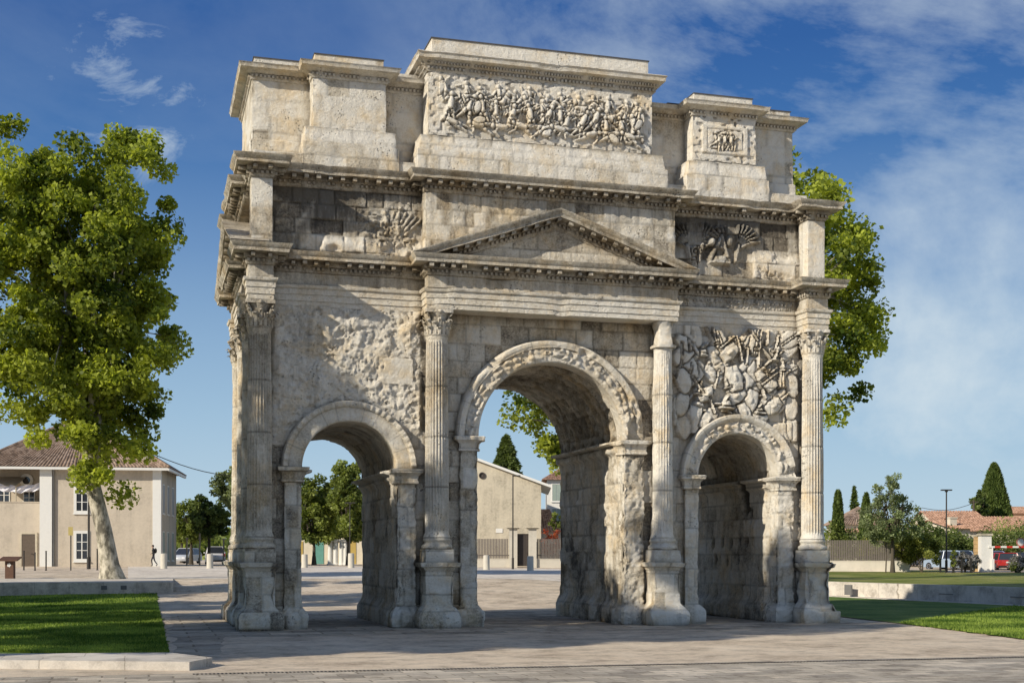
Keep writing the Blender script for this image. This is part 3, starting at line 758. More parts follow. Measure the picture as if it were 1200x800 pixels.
# ------------------------------------------------------------------ upper storey
ZU0, ZU1 = 11.40, 13.50
spoils = Relief(4.2, 8.8, 11.45, 13.45, .025); rr = random.Random(3)
for cx_, cz_, f in ((5.3, 12.55, 1), (4.75, 12.5, -1), (6.6, 12.6, 1), (6.15, 12.5, -1)):   # fan shaped stern ornaments
    for k in range(7):
        a = R(100-k*14)*1.0; x2 = cx_+f*math.cos(a)*.7; z2 = cz_+math.sin(a)*.72
        spoils.cap(cx_, cz_-.1, x2*.6+cx_*.4+f*.05, z2*.6+cz_*.4, .045, .055, .10, .05); spoils.cap(x2*.6+cx_*.4+f*.05, z2*.6+cz_*.4, x2+f*.12, z2-.02, .05, .03, .09, .05)
    spoils.cap(cx_, cz_, cx_-f*.12, cz_-.55, .07, .05, .1, .04)
for k in range(16):
    a = k*.5; spoils.cap(5.05+.2*(1-k/18)*math.cos(a), 12.3+.2*(1-k/18)*math.sin(a), 5.05+.2*(1-(k+1)/18)*math.cos(a+.5), 12.3+.2*(1-(k+1)/18)*math.sin(a+.5), .045, .045, .12, .04)
    spoils.cap(5.05+.01*k, 12.1-.04*k, 5.0, 12.05-.04*k, .07, .06, .1, .02)
spoils.poly([(5.55, 11.95), (6.3, 11.92), (6.3, 12.2), (5.55, 12.22)], .16, .03, .02); spoils.ell(5.6, 12.65, .13, .15, 0, .2, .03); spoils.ell(6.25, 12.72, .12, .2, 0, .2, .03)
spoils.cap(5.6, 12.1, 6.0, 12.9, .09, .06, .12, .02); spoils.cap(6.2, 12.2, 6.0, 12.9, .08, .05, .12, .02)
lrel = Relief(-8.9, -4.1, 11.4, 13.5, .03); rr = random.Random(4)
for k in range(6): lrel.cap(-5.3+.12*k, 12.2, -5.0+.16*k, 13.0-.06*k, .05, .04, .08, .05)
for k in range(16): soldier(lrel, rr.uniform(-6.6, -4.5), rr.uniform(11.9, 12.8), .6, rr, .03, rr.random() < .4)
def up_h(u, v):
    x = u-8.85; z = v+ZU0
    h, i, j = bfield(x, z, 55, .5, 1.15, .03, .03, .02)
    m = sstep(-6.6, -5.6, x)*(x < 0); rough = fbm(x, z, 0, 1.6, 5, 58)
    bot = (1-sstep(11.75, 12.15, z))*(x < 0)*sstep(-7.6, -7.3, x)
    h = h+m*(lrel.at(x, z)*.8+.16*(rough-.5)+.1*(fbm(x, z, 2, 4.5, 4, 59, .65)-.5))+bot*.12*sstep(.35, .55, rough)
    s = spoils.at(x, z); h = h+s*1.2
    rb = sstep(6.9, 7.2, x)*(1-sstep(12.1, 12.6, z+.3*(rough-.5))); h = h+rb*.16*sstep(.3, .5, rough)
    up_h.c = (i, j, s, m, bot, rb, rough); return h
def up_c(u, v, h):
    i, j, s, m, bot, rb, rough = up_h.c; x = u-8.85; z = v+ZU0
    st = .10+.25*sstep(.35, .6, rough)*(1-m)*(x < 0)+.12*(x > 0)+.12*sstep(13, 13.5, z)-.2*bot-.2*rb
    return .46+.34*(i-.5)+.12*bot+.1*rb+.1*(s > 0.03), st, j*(1-.6*m)
sheet('upper_wall', (-8.85, 0, ZU0), (1, 0, 0), (0, 0, 1), (0, -1, 0), 4.85, ZU1-ZU0, .035, up_h, up_c)
sheet('upper_wall', (4.0, 0, ZU0), (1, 0, 0), (0, 0, 1), (0, -1, 0), 4.85, ZU1-ZU0, .035, lambda u, v: up_h(u+12.85, v), lambda u, v, h: up_c(u+12.85, v, h))
def cs_ext(X, Y, Z, nx, ny): return .05*sstep(.5, .7, fbm(X, Y, Z, 1.1, 4, 91))*(Z < 12.7)*(np.abs(X) > 2.6)
rprism('upper_centre_slab', -4.17, 4.15, -.55, .6, [(ZU0, 0), (ZU1, 0)], .06, .06, .03, .02, .5, 1.0, 31, .52, .04, ext=cs_ext)
for x in (-9.14, 9.14):
    for y in (-.42, DP+.42):
        rprism('corner_die', x-.32, x+.32, y-.32, y+.36, [(ZU0, 0), (ZU1, 0)], .06, .06, .02, .005, .9, 3, 33+int(x), .60 if x < 0 else .66, -.1, er=.3)
hf, cf = simple_wall(76, .58, -.05, .5)
sheet('upper_end_wall', (-9.05, DP, ZU0), (0, -1, 0), (0, 0, 1), (-1, 0, 0), DP, ZU1-ZU0, .08, hf, cf)
sheet('upper_end_wall', (9.05, 0, ZU0), (0, 1, 0), (0, 0, 1), (1, 0, 0), DP, ZU1-ZU0, .1, hf, cf)
sheet('upper_rear_wall', (9.05, DP, ZU0), (-1, 0, 0), (0, 0, 1), (0, 1, 0), 18.1, ZU1-ZU0, .1, hf, cf)

# ------------------------------------------------------------------ attic
ZA = 14.03
rprism('attic_plinth', -9.33, 9.33, .2, DP-.2, [(ZA, 0), (14.52, 0), (14.55, -.02)], .1, .08, .03, .012, .52, 1.2, 41, .62, -.06)
def rim_ext(X, Y, Z, nx, ny): return .03*sstep(15.28, 15.36, Z)*(Z < 15.5)
rprism('attic_body', -9.3, 9.3, 1.2, DP-1.2, [(14.5, .06), (15.15, .06), (15.2, .0), (17.05, 0)], .09, .08, .03, .01, .55, 1.3, 42, .58, -.02)
BP = lambda a, b, t: [(ZA, a), (14.93, a), (14.96, a-.06), (15.36, b), (15.42, b+.02), (15.47, .05), (15.52, 0), (t, 0)]
rprism('attic_centre_block', -3.9, 3.68, .35, DP-.35, BP(.42, .28, 17.56), .06, .06, .03, .014, .42, 1.0, 43, .68, -.12, er=1.2)
for sx in (-1, 1):
    rprism('attic_side_block', sx*6.35-1.16, sx*6.35+1.16, .5, DP-.5, BP(.36, .25, 17.06), .06, .06, .03, .014, .5, .95, 45+sx, .60 if sx < 0 else .70, -.06, er=1.2)
PC = [(-3.9, .35), (3.68, .35), (3.68, DP-.35), (-3.9, DP-.35)]
sweep('attic_cornice', PC, [(-.02, 17.5), (.03, 17.52), (.06, 17.58), (.07, 17.68), (.14, 17.72), (.18, 17.80), (.22, 17.83), (.28, 17.85), (.34, 17.86), (.36, 17.98), (.40, 18.02), (.36, 18.05), (.1, 18.07)], tone=.56, stain=.05, seed=6, amp=.01, ds=.08,
      extra=[(.06, 17.585, .07, .06, .08, .125, .9), (.14, 17.725, .05, .08, .07, .1, .9)])
rprism('blocking_course', -3.75, 3.58, .45, DP-.45, [(18.06, 0), (18.62, 0)], .12, .1, .01, .003, 2, 2.2, 51, .70, -.14, er=.15, jd=.008)
for sx in (-1, 1):
    p = [(3.66, 1.2), (5.19, 1.2), (5.19, .5), (7.51, .5), (7.51, 1.2), (9.3, 1.2), (9.3, DP-1.2), (3.66, DP-1.2)]
    if sx < 0: p = [(-x, y) for x, y in p][::-1]
    sweep('attic_cornice', p, [(-.02, 17.0), (.03, 17.02), (.05, 17.08), (.06, 17.18), (.14, 17.22), (.20, 17.26), (.30, 17.28), (.36, 17.29), (.38, 17.38), (.41, 17.42), (.1, 17.44)], tone=.56, stain=.05, seed=7+sx, amp=.008, ds=.1,
          extra=[(.05, 17.085, .07, .06, .08, .125, .9)])
    bl = sx*6.35
    rprism('blocking_course', bl-1.08, bl+1.08, .58, DP-.6, [(17.43, 0), (17.78, 0)], .12, .1, .01, .003, 2, 1.7, 52, .70, -.14, er=.15, jd=.008)
    xa, xb = (7.5, 9.22) if sx > 0 else (-9.22, -7.5)
    rprism('blocking_course', xa, xb, 1.3, DP-1.3, [(17.43, 0), (17.74, 0)], .12, .1, .01, .003, 2, 1.7, 53, .66, -.14, er=.15, jd=.008)
    if sx < 0: rprism('blocking_course', -5.25, -3.95, 1.3, DP-1.3, [(17.43, 0), (17.70, 0)], .12, .1, .01, .003, 2, 1.7, 54, .66, -.14, er=.15, jd=.008)
LEAD = plain('lead_sheet', (.10, .10, .105), .6, .3, 4, .004)
m = MB(); m.box(-3.78, 3.61, .42, DP-.42, 18.622, 18.65)
for sx in (-1, 1):
    m.box(sx*6.35-1.1, sx*6.35+1.1, .55, DP-.57, 17.782, 17.805); xa, xb = (7.5, 9.25) if sx > 0 else (-9.25, -7.5); m.box(xa, xb, 1.27, DP-1.27, 17.742, 17.765)
m.add([(4.4, .75, 17.445), (5.6, .75, 17.445), (5.6, 2.6, 17.75), (4.4, 2.6, 17.75)], [(0, 1, 2, 3)])
m.build('roof_flashing', LEAD, ARCH, 0)

# battle carved on the attic, and the small framed panel
bt = Relief(-3.55, 3.35, 15.62, 17.42, .022); bt.g = .022; rr = random.Random(12)
for lay in range(3):
    for k in range(7 if lay == 1 else 5):
        x = -3.1+k*(6.3/(7 if lay == 1 else 5))+rr.uniform(-.3, .3); horse(bt, x+.3, 16.45+rr.uniform(-.15, .3), rr.uniform(.62, .75), rr.choice((-1, 1)), rr, .03+.03*lay)
    for k in range(13):
        x = -3.2+k*.53+rr.uniform(-.15, .15); soldier(bt, x, (16.85, 16.45, 16.3)[lay]+rr.uniform(-.12, .12), rr.uniform(.62, .78), rr, .03+.05*lay, False, rr.choice((-1, 1)))
for k in range(9): soldier(bt, -3.0+k*.74+rr.uniform(-.15, .15), 15.98+rr.uniform(-.06, .06), .75, rr, .08, True)
def bt_h(u, v):
    x = u-3.88; z = v+15.52; h = bt.at(x, z)*.72*(.8+.4*fbm(x, z, 0, 2, 3, 5)); e = .014*(fbm(x, z, 0, 6, 4, 6)-.5)
    pit = sstep(.6, .72, noise(x*9, z*9, 0, 3))*(h < .03); bt_h.c = (h, pit); return .03+h+e-.03*pit
sheet('battle_relief', (-3.88, .35, 15.52), (1, 0, 0), (0, 0, 1), (0, -1, 0), 7.54, 2.0, .025, bt_h, lambda u, v, h: (.66+.14*(bt_h.c[0] > .04), -.12+.35*bt_h.c[1]+.0*u, 0*u))
sp = Relief(5.2, 7.5, 15.5, 17.05, .022); rr = random.Random(2)
sp.poly([(5.5, 15.78), (7.2, 15.78), (7.2, 16.75), (5.5, 16.75)], .05, 0, .02)
sp.poly([(5.72, 15.95), (7.0, 15.95), (7.0, 16.6), (5.72, 16.6)], .02, .03, .02)
for k in range(9): sp.cap(6.0+.09*k, 16.5-.03*abs(k-4), 6.05+.08*k, 16.1-.02*k, .05, .03, .05, .05)
for k in range(3): soldier(sp, 6.1+.22*k, 16.2, .5, rr, .06)
def sp_h(u, v):
    x = u+5.2; z = v+15.52; h = sp.at(x, z); pit = sstep(.6, .7, noise(x*8, z*8, 0, 3))*(h < .03); sp_h.c = pit; return .03+h-.04*pit+.014*(fbm(x, z, 0, 6, 4, 6)-.5)
sheet('panel_relief', (5.2, .5, 15.52), (1, 0, 0), (0, 0, 1), (0, -1, 0), 2.3, 1.5, .03, sp_h, lambda u, v, h: (.68+0*u, -.12+.35*sp_h.c, 0*u))
# ================================================================== LIGHT & SKY
SUN_DIR = Vector((2.4, 1.0, -1.38)).normalized()      # travel of the light
sun_el = math.asin(-SUN_DIR.z); to = -SUN_DIR
ld = bpy.data.lights.new('sun', 'SUN'); ld.energy = 5.0; ld.angle = R(.5); ld.color = (1, .915, .77)
lo = bpy.data.objects.new('sun', ld); COL.objects.link(lo); lo.rotation_euler = SUN_DIR.to_track_quat('-Z', 'Y').to_euler()
w = bpy.data.worlds.new("World"); scene.world = w; w.use_nodes = True; n = w.node_tree
bg = n.nodes['Background']; sky = n.nodes.new('ShaderNodeTexSky'); sky.sky_type = 'NISHITA'; sky.sun_disc = False
sky.sun_elevation = sun_el; sky.sun_rotation = math.atan2(to.x, to.y); sky.air_density = 1.0; sky.dust_density = .4; sky.ozone_density = 2.5
tc = n.nodes.new('ShaderNodeTexCoord')
hs = n.nodes.new('ShaderNodeHueSaturation'); hs.inputs['Saturation'].default_value = 1.15; hs.inputs['Value'].default_value = 1.0; n.links.new(sky.outputs[0], hs.inputs['Color'])
sx = n.nodes.new('ShaderNodeSeparateXYZ'); n.links.new(tc.outputs['Generated'], sx.inputs[0])
# thin clouds: stretched noise on the sky dome
mp = n.nodes.new('ShaderNodeMapping'); mp.inputs['Scale'].default_value = (1.0, 1.0, 1.7); mp.inputs['Location'].default_value = (2.3, .4, .35); n.links.new(tc.outputs['Generated'], mp.inputs['Vector'])
c1 = tex(n, 'Noise', 3.0, mp.outputs[0], 10, .64, Distortion=.5).outputs[0]
c2 = tex(n, 'Noise', 7.0, mp.outputs[0], 6, .6).outputs[0]
cl = math_(n, 'ADD', math_(n, 'MULTIPLY', c1, .66), math_(n, 'MULTIPLY', c2, .34))
cf_ = ramp(n, [(.42, 0), (.50, .30), (.57, .5), (.68, .85)], cl)
low = ramp(n, [(.0, .55), (.12, .30), (.3, .0)], sx.outputs[2])
az = n.nodes.new('ShaderNodeVectorMath'); az.operation = 'DOT_PRODUCT'; n.links.new(tc.outputs['Generated'], az.inputs[0]); az.inputs[1].default_value = (RT[0], RT[1], .0)
side = ramp(n, [(.44, .15), (.50, .65), (.56, 1.0)], math_(n, 'MULTIPLY_ADD', az.outputs['Value'], .5)); n.links.new(math_(n, 'ADD', math_(n, 'MULTIPLY', az.outputs['Value'], .5), .5), side.inputs[0])
cm = math_(n, 'MAXIMUM', math_(n, 'MULTIPLY', cf_.outputs[0], side.outputs[0]), math_(n, 'MULTIPLY', low.outputs[0], 1.0))
grad = ramp(n, [(.0, (.33, .57, .78)), (.1, (.19, .43, .70)), (.22, (.075, .235, .54)), (.36, (.026, .115, .38)), (1, (.02, .075, .26))], sx.outputs[2])
base = mixc(n, hs.outputs[0], mixc(n, (0, 0, 0), grad.outputs[0], 1.0), .0)
# the physical sky keeps its brightness, its hue is pulled to the deep blue of the photograph
g10 = n.nodes.new('ShaderNodeVectorMath'); g10.operation = 'SCALE'; g10.inputs['Scale'].default_value = 7.0; n.links.new(grad.outputs[0], g10.inputs[0])
base = mixc(n, hs.outputs[0], g10.outputs[0], .88)
# one small cloud low in the upper left
dx_, dy_ = at(150, 1000); dv = (Vector((dx_, dy_, hz(112, 1000)))-Vector((CX, CY, CZ))).normalized()
ds_ = n.nodes.new('ShaderNodeVectorMath'); ds_.operation = 'DISTANCE'; n.links.new(tc.outputs['Generated'], ds_.inputs[0]); ds_.inputs[1].default_value = dv
sc_ = ramp(n, [(.0, .22), (.03, .14), (.085, 0)], ds_.outputs['Value'], 'EASE'); c3 = tex(n, 'Noise', 11.0, mp.outputs[0], 9, .68, Distortion=.6).outputs[0]
sc2 = ramp(n, [(.60, 0), (.80, .75)], math_(n, 'ADD', c3, sc_.outputs[0]))
cm = math_(n, 'MAXIMUM', cm, math_(n, 'MULTIPLY', sc2.outputs[0], ramp(n, [(.03, 1), (.085, 0)], ds_.outputs['Value']).outputs[0]))
clc = mixc(n, base, (5.2, 6.0, 6.5), cm)
n.links.new(clc, bg.inputs['Color']); bg.inputs['Strength'].default_value = .125
scene.render.film_transparent = False
scene.cycles.max_bounces = 6; scene.cycles.diffuse_bounces = 3; scene.cycles.transparent_max_bounces = 6
scene.cycles.use_denoising = True
# ================================================================== GROUND
def G(x, y):
    D = depth(x, y); x = np.asarray(x, float); D = np.asarray(D, float)
    d0 = 60+13*sstep(6, 20, x)
    a = np.clip((D-d0)/16, 0, 1)*.86
    return a+np.clip((D-d0-16)/32, 0, 1)*.43
def Gr(D): return .75+.25*np.clip((D-65)/38, 0, 3)
def gz(u, D):
    x, y = at(u, D); return float(G(x, y))
def pos(u, D, right=False):
    x, y = at(u, D); return Vector((x, y, float(Gr(D)) if right else float(G(x, y))))

def ground_mat(name, cols, sc=(.6, 6, 60), joints=None, rough=.9, bmp=.01, stainc=(.09, .08, .07)):
    m, n, b = nt(name); p = wpos(n)
    a = tex(n, 'Noise', sc[0], p, 6, .65).outputs[0]; c = tex(n, 'Noise', sc[1], p, 6, .7).outputs[0]; f = tex(n, 'Noise', sc[2], p, 3, .8).outputs[0]
    t = math_(n, 'ADD', math_(n, 'MULTIPLY', a, .45), math_(n, 'ADD', math_(n, 'MULTIPLY', c, .3), math_(n, 'MULTIPLY', f, .25)))
    col = ramp(n, [(.36, cols[0]), (.5, cols[1]), (.64, cols[2])], t).outputs[0]
    hgt = f
    if joints:
        bw, bh, ms = joints
        br = n.nodes.new('ShaderNodeTexBrick'); mp = n.nodes.new('ShaderNodeMapping'); n.links.new(p, mp.inputs['Vector'])
        wn = tex(n, 'Noise', 1.6, p, 3); 
        vm = n.nodes.new('ShaderNodeVectorMath'); vm.operation = 'MULTIPLY_ADD'; n.links.new(wn.outputs['Color'], vm.inputs[0]); vm.inputs[1].default_value = (.12, .12, 0); n.links.new(p, vm.inputs[2])
        n.links.new(vm.outputs[0], br.inputs['Vector']); br.inputs['Scale'].default_value = 1; br.inputs['Brick Width'].default_value = bw; br.inputs['Row Height'].default_value = bh
        br.inputs['Mortar Size'].default_value = ms; br.inputs['Mortar Smooth'].default_value = .3; br.inputs['Color1'].default_value = (.62, .62, .62, 1) if ms > .01 else (.9, .9, .9, 1); br.inputs['Color2'].default_value = (1.12, 1.1, 1.06, 1) if ms > .01 else (1.03, 1.02, 1, 1); br.inputs['Mortar'].default_value = (.5, .48, .45, 1)
        col = mixc(n, col, br.outputs['Color'], .9, 'MULTIPLY')
        hgt = math_(n, 'SUBTRACT', f, math_(n, 'MULTIPLY', br.outputs['Fac'], 2.0))
    sp_ = tex(n, 'Noise', 1.1, p, 8, .75).outputs[0]; col = mixc(n, col, ramp(n, [(.36, (.55, .53, .52)), (.5, (1, 1, 1)), (.66, (1.12, 1.1, 1.07))], sp_).outputs[0], .8, 'MULTIPLY')
    n.links.new(col, b.inputs['Base Color']); b.inputs['Roughness'].default_value = rough; b.inputs['Specular IOR Level'].default_value = .15
    bump(n, b, hgt, bmp); return m
def drape(name, quad, mat, dz=.004, n=(40, 40), kind='structure', fn=G, wob=0, seed=0):
    (ax, ay), (bx, by), (cx, cy), (dx, dy) = quad
    u, v = np.meshgrid(np.linspace(0, 1, n[0]), np.linspace(0, 1, n[1]))
    X = (ax*(1-u)+bx*u)*(1-v)+(dx*(1-u)+cx*u)*v; Y = (ay*(1-u)+by*u)*(1-v)+(dy*(1-u)+cy*u)*v
    if wob:
        e = ((u == 0)|(u == 1)|(v == 0)|(v == 1)); X = X+e*wob*(noise(X*1.7, Y*1.7, 0, seed)-.5); Y = Y+e*wob*(noise(X*1.7, Y*1.7, 5, seed)-.5)
    Z = fn(X, Y)+dz; idx = np.arange(n[0]*n[1]).reshape(n[1], n[0])
    Fq = np.stack([idx[:-1, :-1], idx[:-1, 1:], idx[1:, 1:], idx[1:, :-1]], -1).reshape(-1, 4)
    o = link(name, mesh_np(name, np.stack([X, Y, Z], -1).reshape(-1, 3), Fq), mat, None, 180); return tag(o, kind=kind) if kind else o
ga = np.r_[np.array([-3000, -1500, -700, -350, -200, -130, -90]), np.arange(-70, 110, 2.0), np.array([130, 170, 250, 400, 700, 1500, 3000])]
gy = np.r_[np.array([-1500, -600, -200, -100, -70]), np.arange(-55, 130, 2.0), np.array([150, 200, 300, 500, 900, 1800, 4500])]
GX, GY = np.meshgrid(ga, gy); GZ = G(GX, GY); idx = np.arange(GX.size).reshape(GX.shape)
Fq = np.stack([idx[:-1, :-1], idx[:-1, 1:], idx[1:, 1:], idx[1:, :-1]], -1).reshape(-1, 4)
M_PLAZA = ground_mat('fine_gravel_asphalt', [(.38, .30, .22), (.66, .55, .42), (.80, .69, .55)], (.35, 6, 28), bmp=.03)
tag(link('ground', mesh_np('ground', np.stack([GX, GY, GZ], -1).reshape(-1, 3), Fq), M_PLAZA, None, 180), kind='structure')
M_SETT = ground_mat('stone_setts', [(.36, .31, .25), (.56, .50, .415), (.72, .65, .56)], (.5, 5, 40), (.85, .42, .022), bmp=.02)
M_FLAG = ground_mat('large_flagstones', [(.32, .27, .215), (.52, .455, .365), (.68, .61, .51)], (.5, 4, 40), (1.5, .9, .03), bmp=.02)
drape('setts', [(-60, -44), (60, -44), (60, -15.75), (-60, -14.0)], M_SETT, .004, (60, 20))
drape('flagstones', [(-11.8, -3.6), (12.0, -3.6), (11.0, 10.5), (-11.6, 10.5)], M_FLAG, .004, (30, 20), wob=.5)
drape('flagstone_edge', [(-11.9, -11), (-10.9, -11), (-10.4, -3.64), (-11.7, -3.64)], M_FLAG, .004, (4, 12), wob=.2)
drape('bright_path', [at(150, 76), at(700, 77), at(700, 108), at(150, 107)], ground_mat('pale_concrete', [(.5, .44, .37), (.68, .61, .52), (.78, .72, .63)], (.3, 3, 30), bmp=.004), .005, (30, 20))
# slot drain across the foreground: a recessed channel with a grille of bars
M_IRON = plain('cast_iron', (.06, .055, .05), .5, .3, 6, .002, .6)
b = MB()
for i in range(330):
    x = -11.6+i*.075*1.0; b.box(x, x+.035, -14.93-(x+11)*.0306-.07, -14.93-(x+11)*.0306+.07, .006, .016)
d = b.build('drain_grille', M_IRON, None, 0); tag(d, 'long dark slot drain grille crossing the paving in the foreground', 'drain')

# lawns
def grass_mat(name):
    m, n, b_ = nt(name); p = wpos(n)
    a = tex(n, 'Noise', .35, p, 5, .6).outputs[0]; c = tex(n, 'Noise', 9, p, 5, .7).outputs[0]
    t = math_(n, 'ADD', math_(n, 'MULTIPLY', a, .55), math_(n, 'MULTIPLY', c, .45))
    col = ramp(n, [(.32, (.03, .06, .010)), (.47, (.08, .15, .025)), (.58, (.16, .22, .05)), (.68, (.25, .22, .09))], t).outputs[0]
    n.links.new(col, b_.inputs['Base Color']); b_.inputs['Roughness'].default_value = .8; b_.inputs['Specular IOR Level'].default_value = .1
    bump(n, b_, c, .05); return m
M_GRASS = grass_mat('grass')
def blade_mat(name, c0, c1, trans=.35):
    m, n, b_ = nt(name)
    at_ = n.nodes.new('ShaderNodeAttribute'); at_.attribute_name = 'tone'
    sep = n.nodes.new('ShaderNodeSeparateColor'); n.links.new(at_.outputs[0], sep.inputs[0])
    col = mixc(n, c0, c1, sep.outputs[0]); n.links.new(col, b_.inputs['Base Color']); b_.inputs['Roughness'].default_value = .55
    b_.inputs['Specular IOR Level'].default_value = .25
    tr = n.nodes.new('ShaderNodeBsdfTranslucent'); n.links.new(mixc(n, col, (1.5, 1.5, .7), 1.0, 'MULTIPLY'), tr.inputs['Color'])
    mx = n.nodes.new('ShaderNodeMixShader'); mx.inputs[0].default_value = trans
    n.links.new(b_.outputs[0], mx.inputs[1]); n.links.new(tr.outputs[0], mx.inputs[2]); n.links.new(mx.outputs[0], n.nodes['Material Output'].inputs[0]); return m
M_BLADE = blade_mat('grass_blades', (.06, .12, .015), (.40, .50, .10), .4)
def blades(name, sampler, n, fn, h=.09, w=.02):
    X, Y = sampler(n); Z = fn(X, Y); a = rng.uniform(0, 2*math.pi, n); hh = h*rng.uniform(.5, 1.3, n); ww = w*rng.uniform(.6, 1.4, n); l = rng.uniform(-.6, .6, n)*hh; b_ = rng.uniform(0, 6.28, n)
    p0 = np.stack([X-np.cos(a)*ww, Y-np.sin(a)*ww, Z], -1); p1 = np.stack([X+np.cos(a)*ww, Y+np.sin(a)*ww, Z], -1); p2 = np.stack([X+np.cos(b_)*l, Y+np.sin(b_)*l, Z+hh], -1)
    V = np.stack([p0, p1, p2], 1).reshape(-1, 3); F = np.arange(3*n).reshape(-1, 3)
    me = mesh_np(name, V, F); t = np.repeat(np.clip(fbm(X, Y, 0, .6, 4, 2)*1.9-.7+rng.uniform(-.2, .5, n), 0, 1), 3); set_tone(me, np.stack([t, t, t], 1))
    o = link(name, me, M_BLADE, None, 0); return tag(o, kind='stuff')
L1 = [(-45, -5.5), (-11.95, -11.3), at(184, 65.6), at(-260, 63)]
drape('left_lawn', L1, M_GRASS, .03, (120, 160), wob=.3, seed=4)
def inq(quad):
    q = np.array(quad)
    def s(n):
        u = rng.random(n); v = rng.random(n)**1.7; P = (q[0]*(1-u)[:, None]+q[1]*u[:, None])*(1-v)[:, None]+(q[3]*(1-u)[:, None]+q[2]*u[:, None])*v[:, None]; return P[:, 0], P[:, 1]
    return s
L1v = [at(-15, 30.5), (-11.95, -11.3), at(184, 65.6), at(-15, 63.6)]
tag(blades('lawn_grass', inq(L1v), 90000, lambda x, y: G(x, y)+.02, .085, .02), 'short green grass of the left lawn beside the paving', 'grass')
L2 = [(10.2, -10.8), (60, -16), (60, 60), at(955, 72)]
def g0(x, y): return 0*np.asarray(x, float)
WL = [(21.4, 33.5), (23.0, 29.0), (24.1, 24.2), (25.0, 17.5), (25.7, 10.6), (26.3, 3), (26.6, -6), (26.4, -16)]   # retaining wall, plan
L2 = [(10.3, -10.8), (25.6, -14), (24.9, 10), (11.4, -.5)]
drape('right_lawn', [(10.2, -10.6), (25.6, -16), (24.8, 10.0), (11.5, -2)], M_GRASS, .03, (60, 80), fn=g0, wob=.35, seed=6)
drape('right_lawn', [(11.5, -2), (24.8, 10.0), (22.9, 24.6), (13.6, 18)], M_GRASS, .03, (20, 20), fn=g0)
drape('right_lawn', [(13.6, 18), (22.9, 24.6), (20.4, 32.8), (14, 29)], M_GRASS, .031, (20, 20), fn=g0)
tag(blades('lawn_grass', inq([(10.2, -10.6), (17, -12.8), (24.8, 10.0), (11.5, -2)]), 50000, lambda x, y: g0(x, y)+.02, .085, .018), 'short green grass of the right lawn in front of the retaining wall', 'grass')
M_CONC = ground_mat('pale_wall_stone', [(.46, .42, .36), (.62, .57, .5), (.74, .69, .62)], (.4, 3, 30), (1.6, 3, .008), bmp=.004)
def ribbon_wall(name, pts, z0, z1, th, mat, side=1, zf=None):
    b = MB(); n = len(pts); o = len(b.v)
    for i, (x, y) in enumerate(pts):
        x0, y0 = pts[max(0, i-1)]; x1, y1 = pts[min(n-1, i+1)]; l = math.hypot(x1-x0, y1-y0); nx, ny = (y1-y0)/l*side, -(x1-x0)/l*side
        zb = z0 if zf is None else zf(x, y)-.1
        b.v += [(x, y, zb), (x, y, z1), (x+nx*th, y+ny*th, z1), (x+nx*th, y+ny*th, zb)]
    for i in range(n-1):
        for k in range(4): b.f.append((o+i*4+k, o+i*4+(k+1) % 4, o+(i+1)*4+(k+1) % 4, o+(i+1)*4+k)); b.m.append(0)
    b.f += [(o, o+1, o+2, o+3), (o+(n-1)*4+3, o+(n-1)*4+2, o+(n-1)*4+1, o+(n-1)*4)]; b.m += [0, 0]
    return b.build(name, mat, None, 30)
wallr = ribbon_wall('retaining_wall', WL[::-1], -.1, .80, .5, M_CONC); tag(wallr, 'low pale curved retaining wall between the two right hand lawns', 'wall')
strip = ribbon_wall('wall_footing', [(x-.9, y) for x, y in WL[::-1]], -.05, .04, .88, M_CONC); tag(strip, kind='structure')
M_DARKPL = plain('dark_metal_plate', (.16, .155, .15), .5, .2, 5)
b = MB(); b.box(-.33, .33, -.02, .05, .0, .55); pv = b.build('light_panel', M_DARKPL, wallr, 0); x_, y_ = at(994, 70.9); pv.location = (x_, y_, .13); pv.rotation_euler = (0, 0, R(-86)+R(0))
for u_ in (1093, 1196):
    D_ = 66 if u_ < 1150 else 59.5
    b = MB(); b.box(-.5, .5, -.03, .03, 0, .04); s_ = b.build('slot', M_DARKPL, wallr, 0)
    t_ = .72 if u_ < 1150 else .2
    # on the wall face
    yy = 15.8 if u_ < 1150 else 10.9; xx = np.interp(yy, [10.6, 17.5, 24.2], [25.7, 25.0, 24.1]); s_.location = (xx-.01, yy, .35); s_.rotation_euler = (0, 0, R(97))
# raised lawn behind the wall
n_ = len(WL); rx = []
b = MB()
for (x, y) in WL:
    D = depth(x, y); o = len(b.v)
    for k in range(12):
        t = k/11; xx = x+.45+t*t*75; yy = y+t*t*40; b.v.append((xx, yy, float(.76+.24*sstep(0, 1, min(1, t*t*75/28)))))
for i in range(n_-1):
    for k in range(11): b.f.append((i*12+k, i*12+k+1, (i+1)*12+k+1, (i+1)*12+k)); b.m.append(0)
far = b.build('raised_lawn', grass_mat('dry_grass'), None, 180, fix=False); tag(far, kind='structure')
gm = far.data.materials[0].node_tree
for nd in gm.nodes:
    if nd.type == 'VALTORGB':
        for e, c in zip(nd.color_ramp.elements, ((.08, .11, .02), (.17, .20, .04), (.30, .28, .10))): e.color = c+(1,)
drape('far_lawn', [at(930, 73.5), at(1100, 74.5), at(1110, 106), at(930, 99)], far.data.materials[0], .02, (20, 20), fn=lambda x, y: np.maximum(G(x, y), .70+.2*np.clip((depth(x, y)-73)/28, 0, 1)))
drape('car_park', [at(930, 99), at(1700, 99.5), at(1900, 200), at(930, 200)], M_PLAZA, .0, (10, 10), fn=lambda x, y: 1.03+0*x)
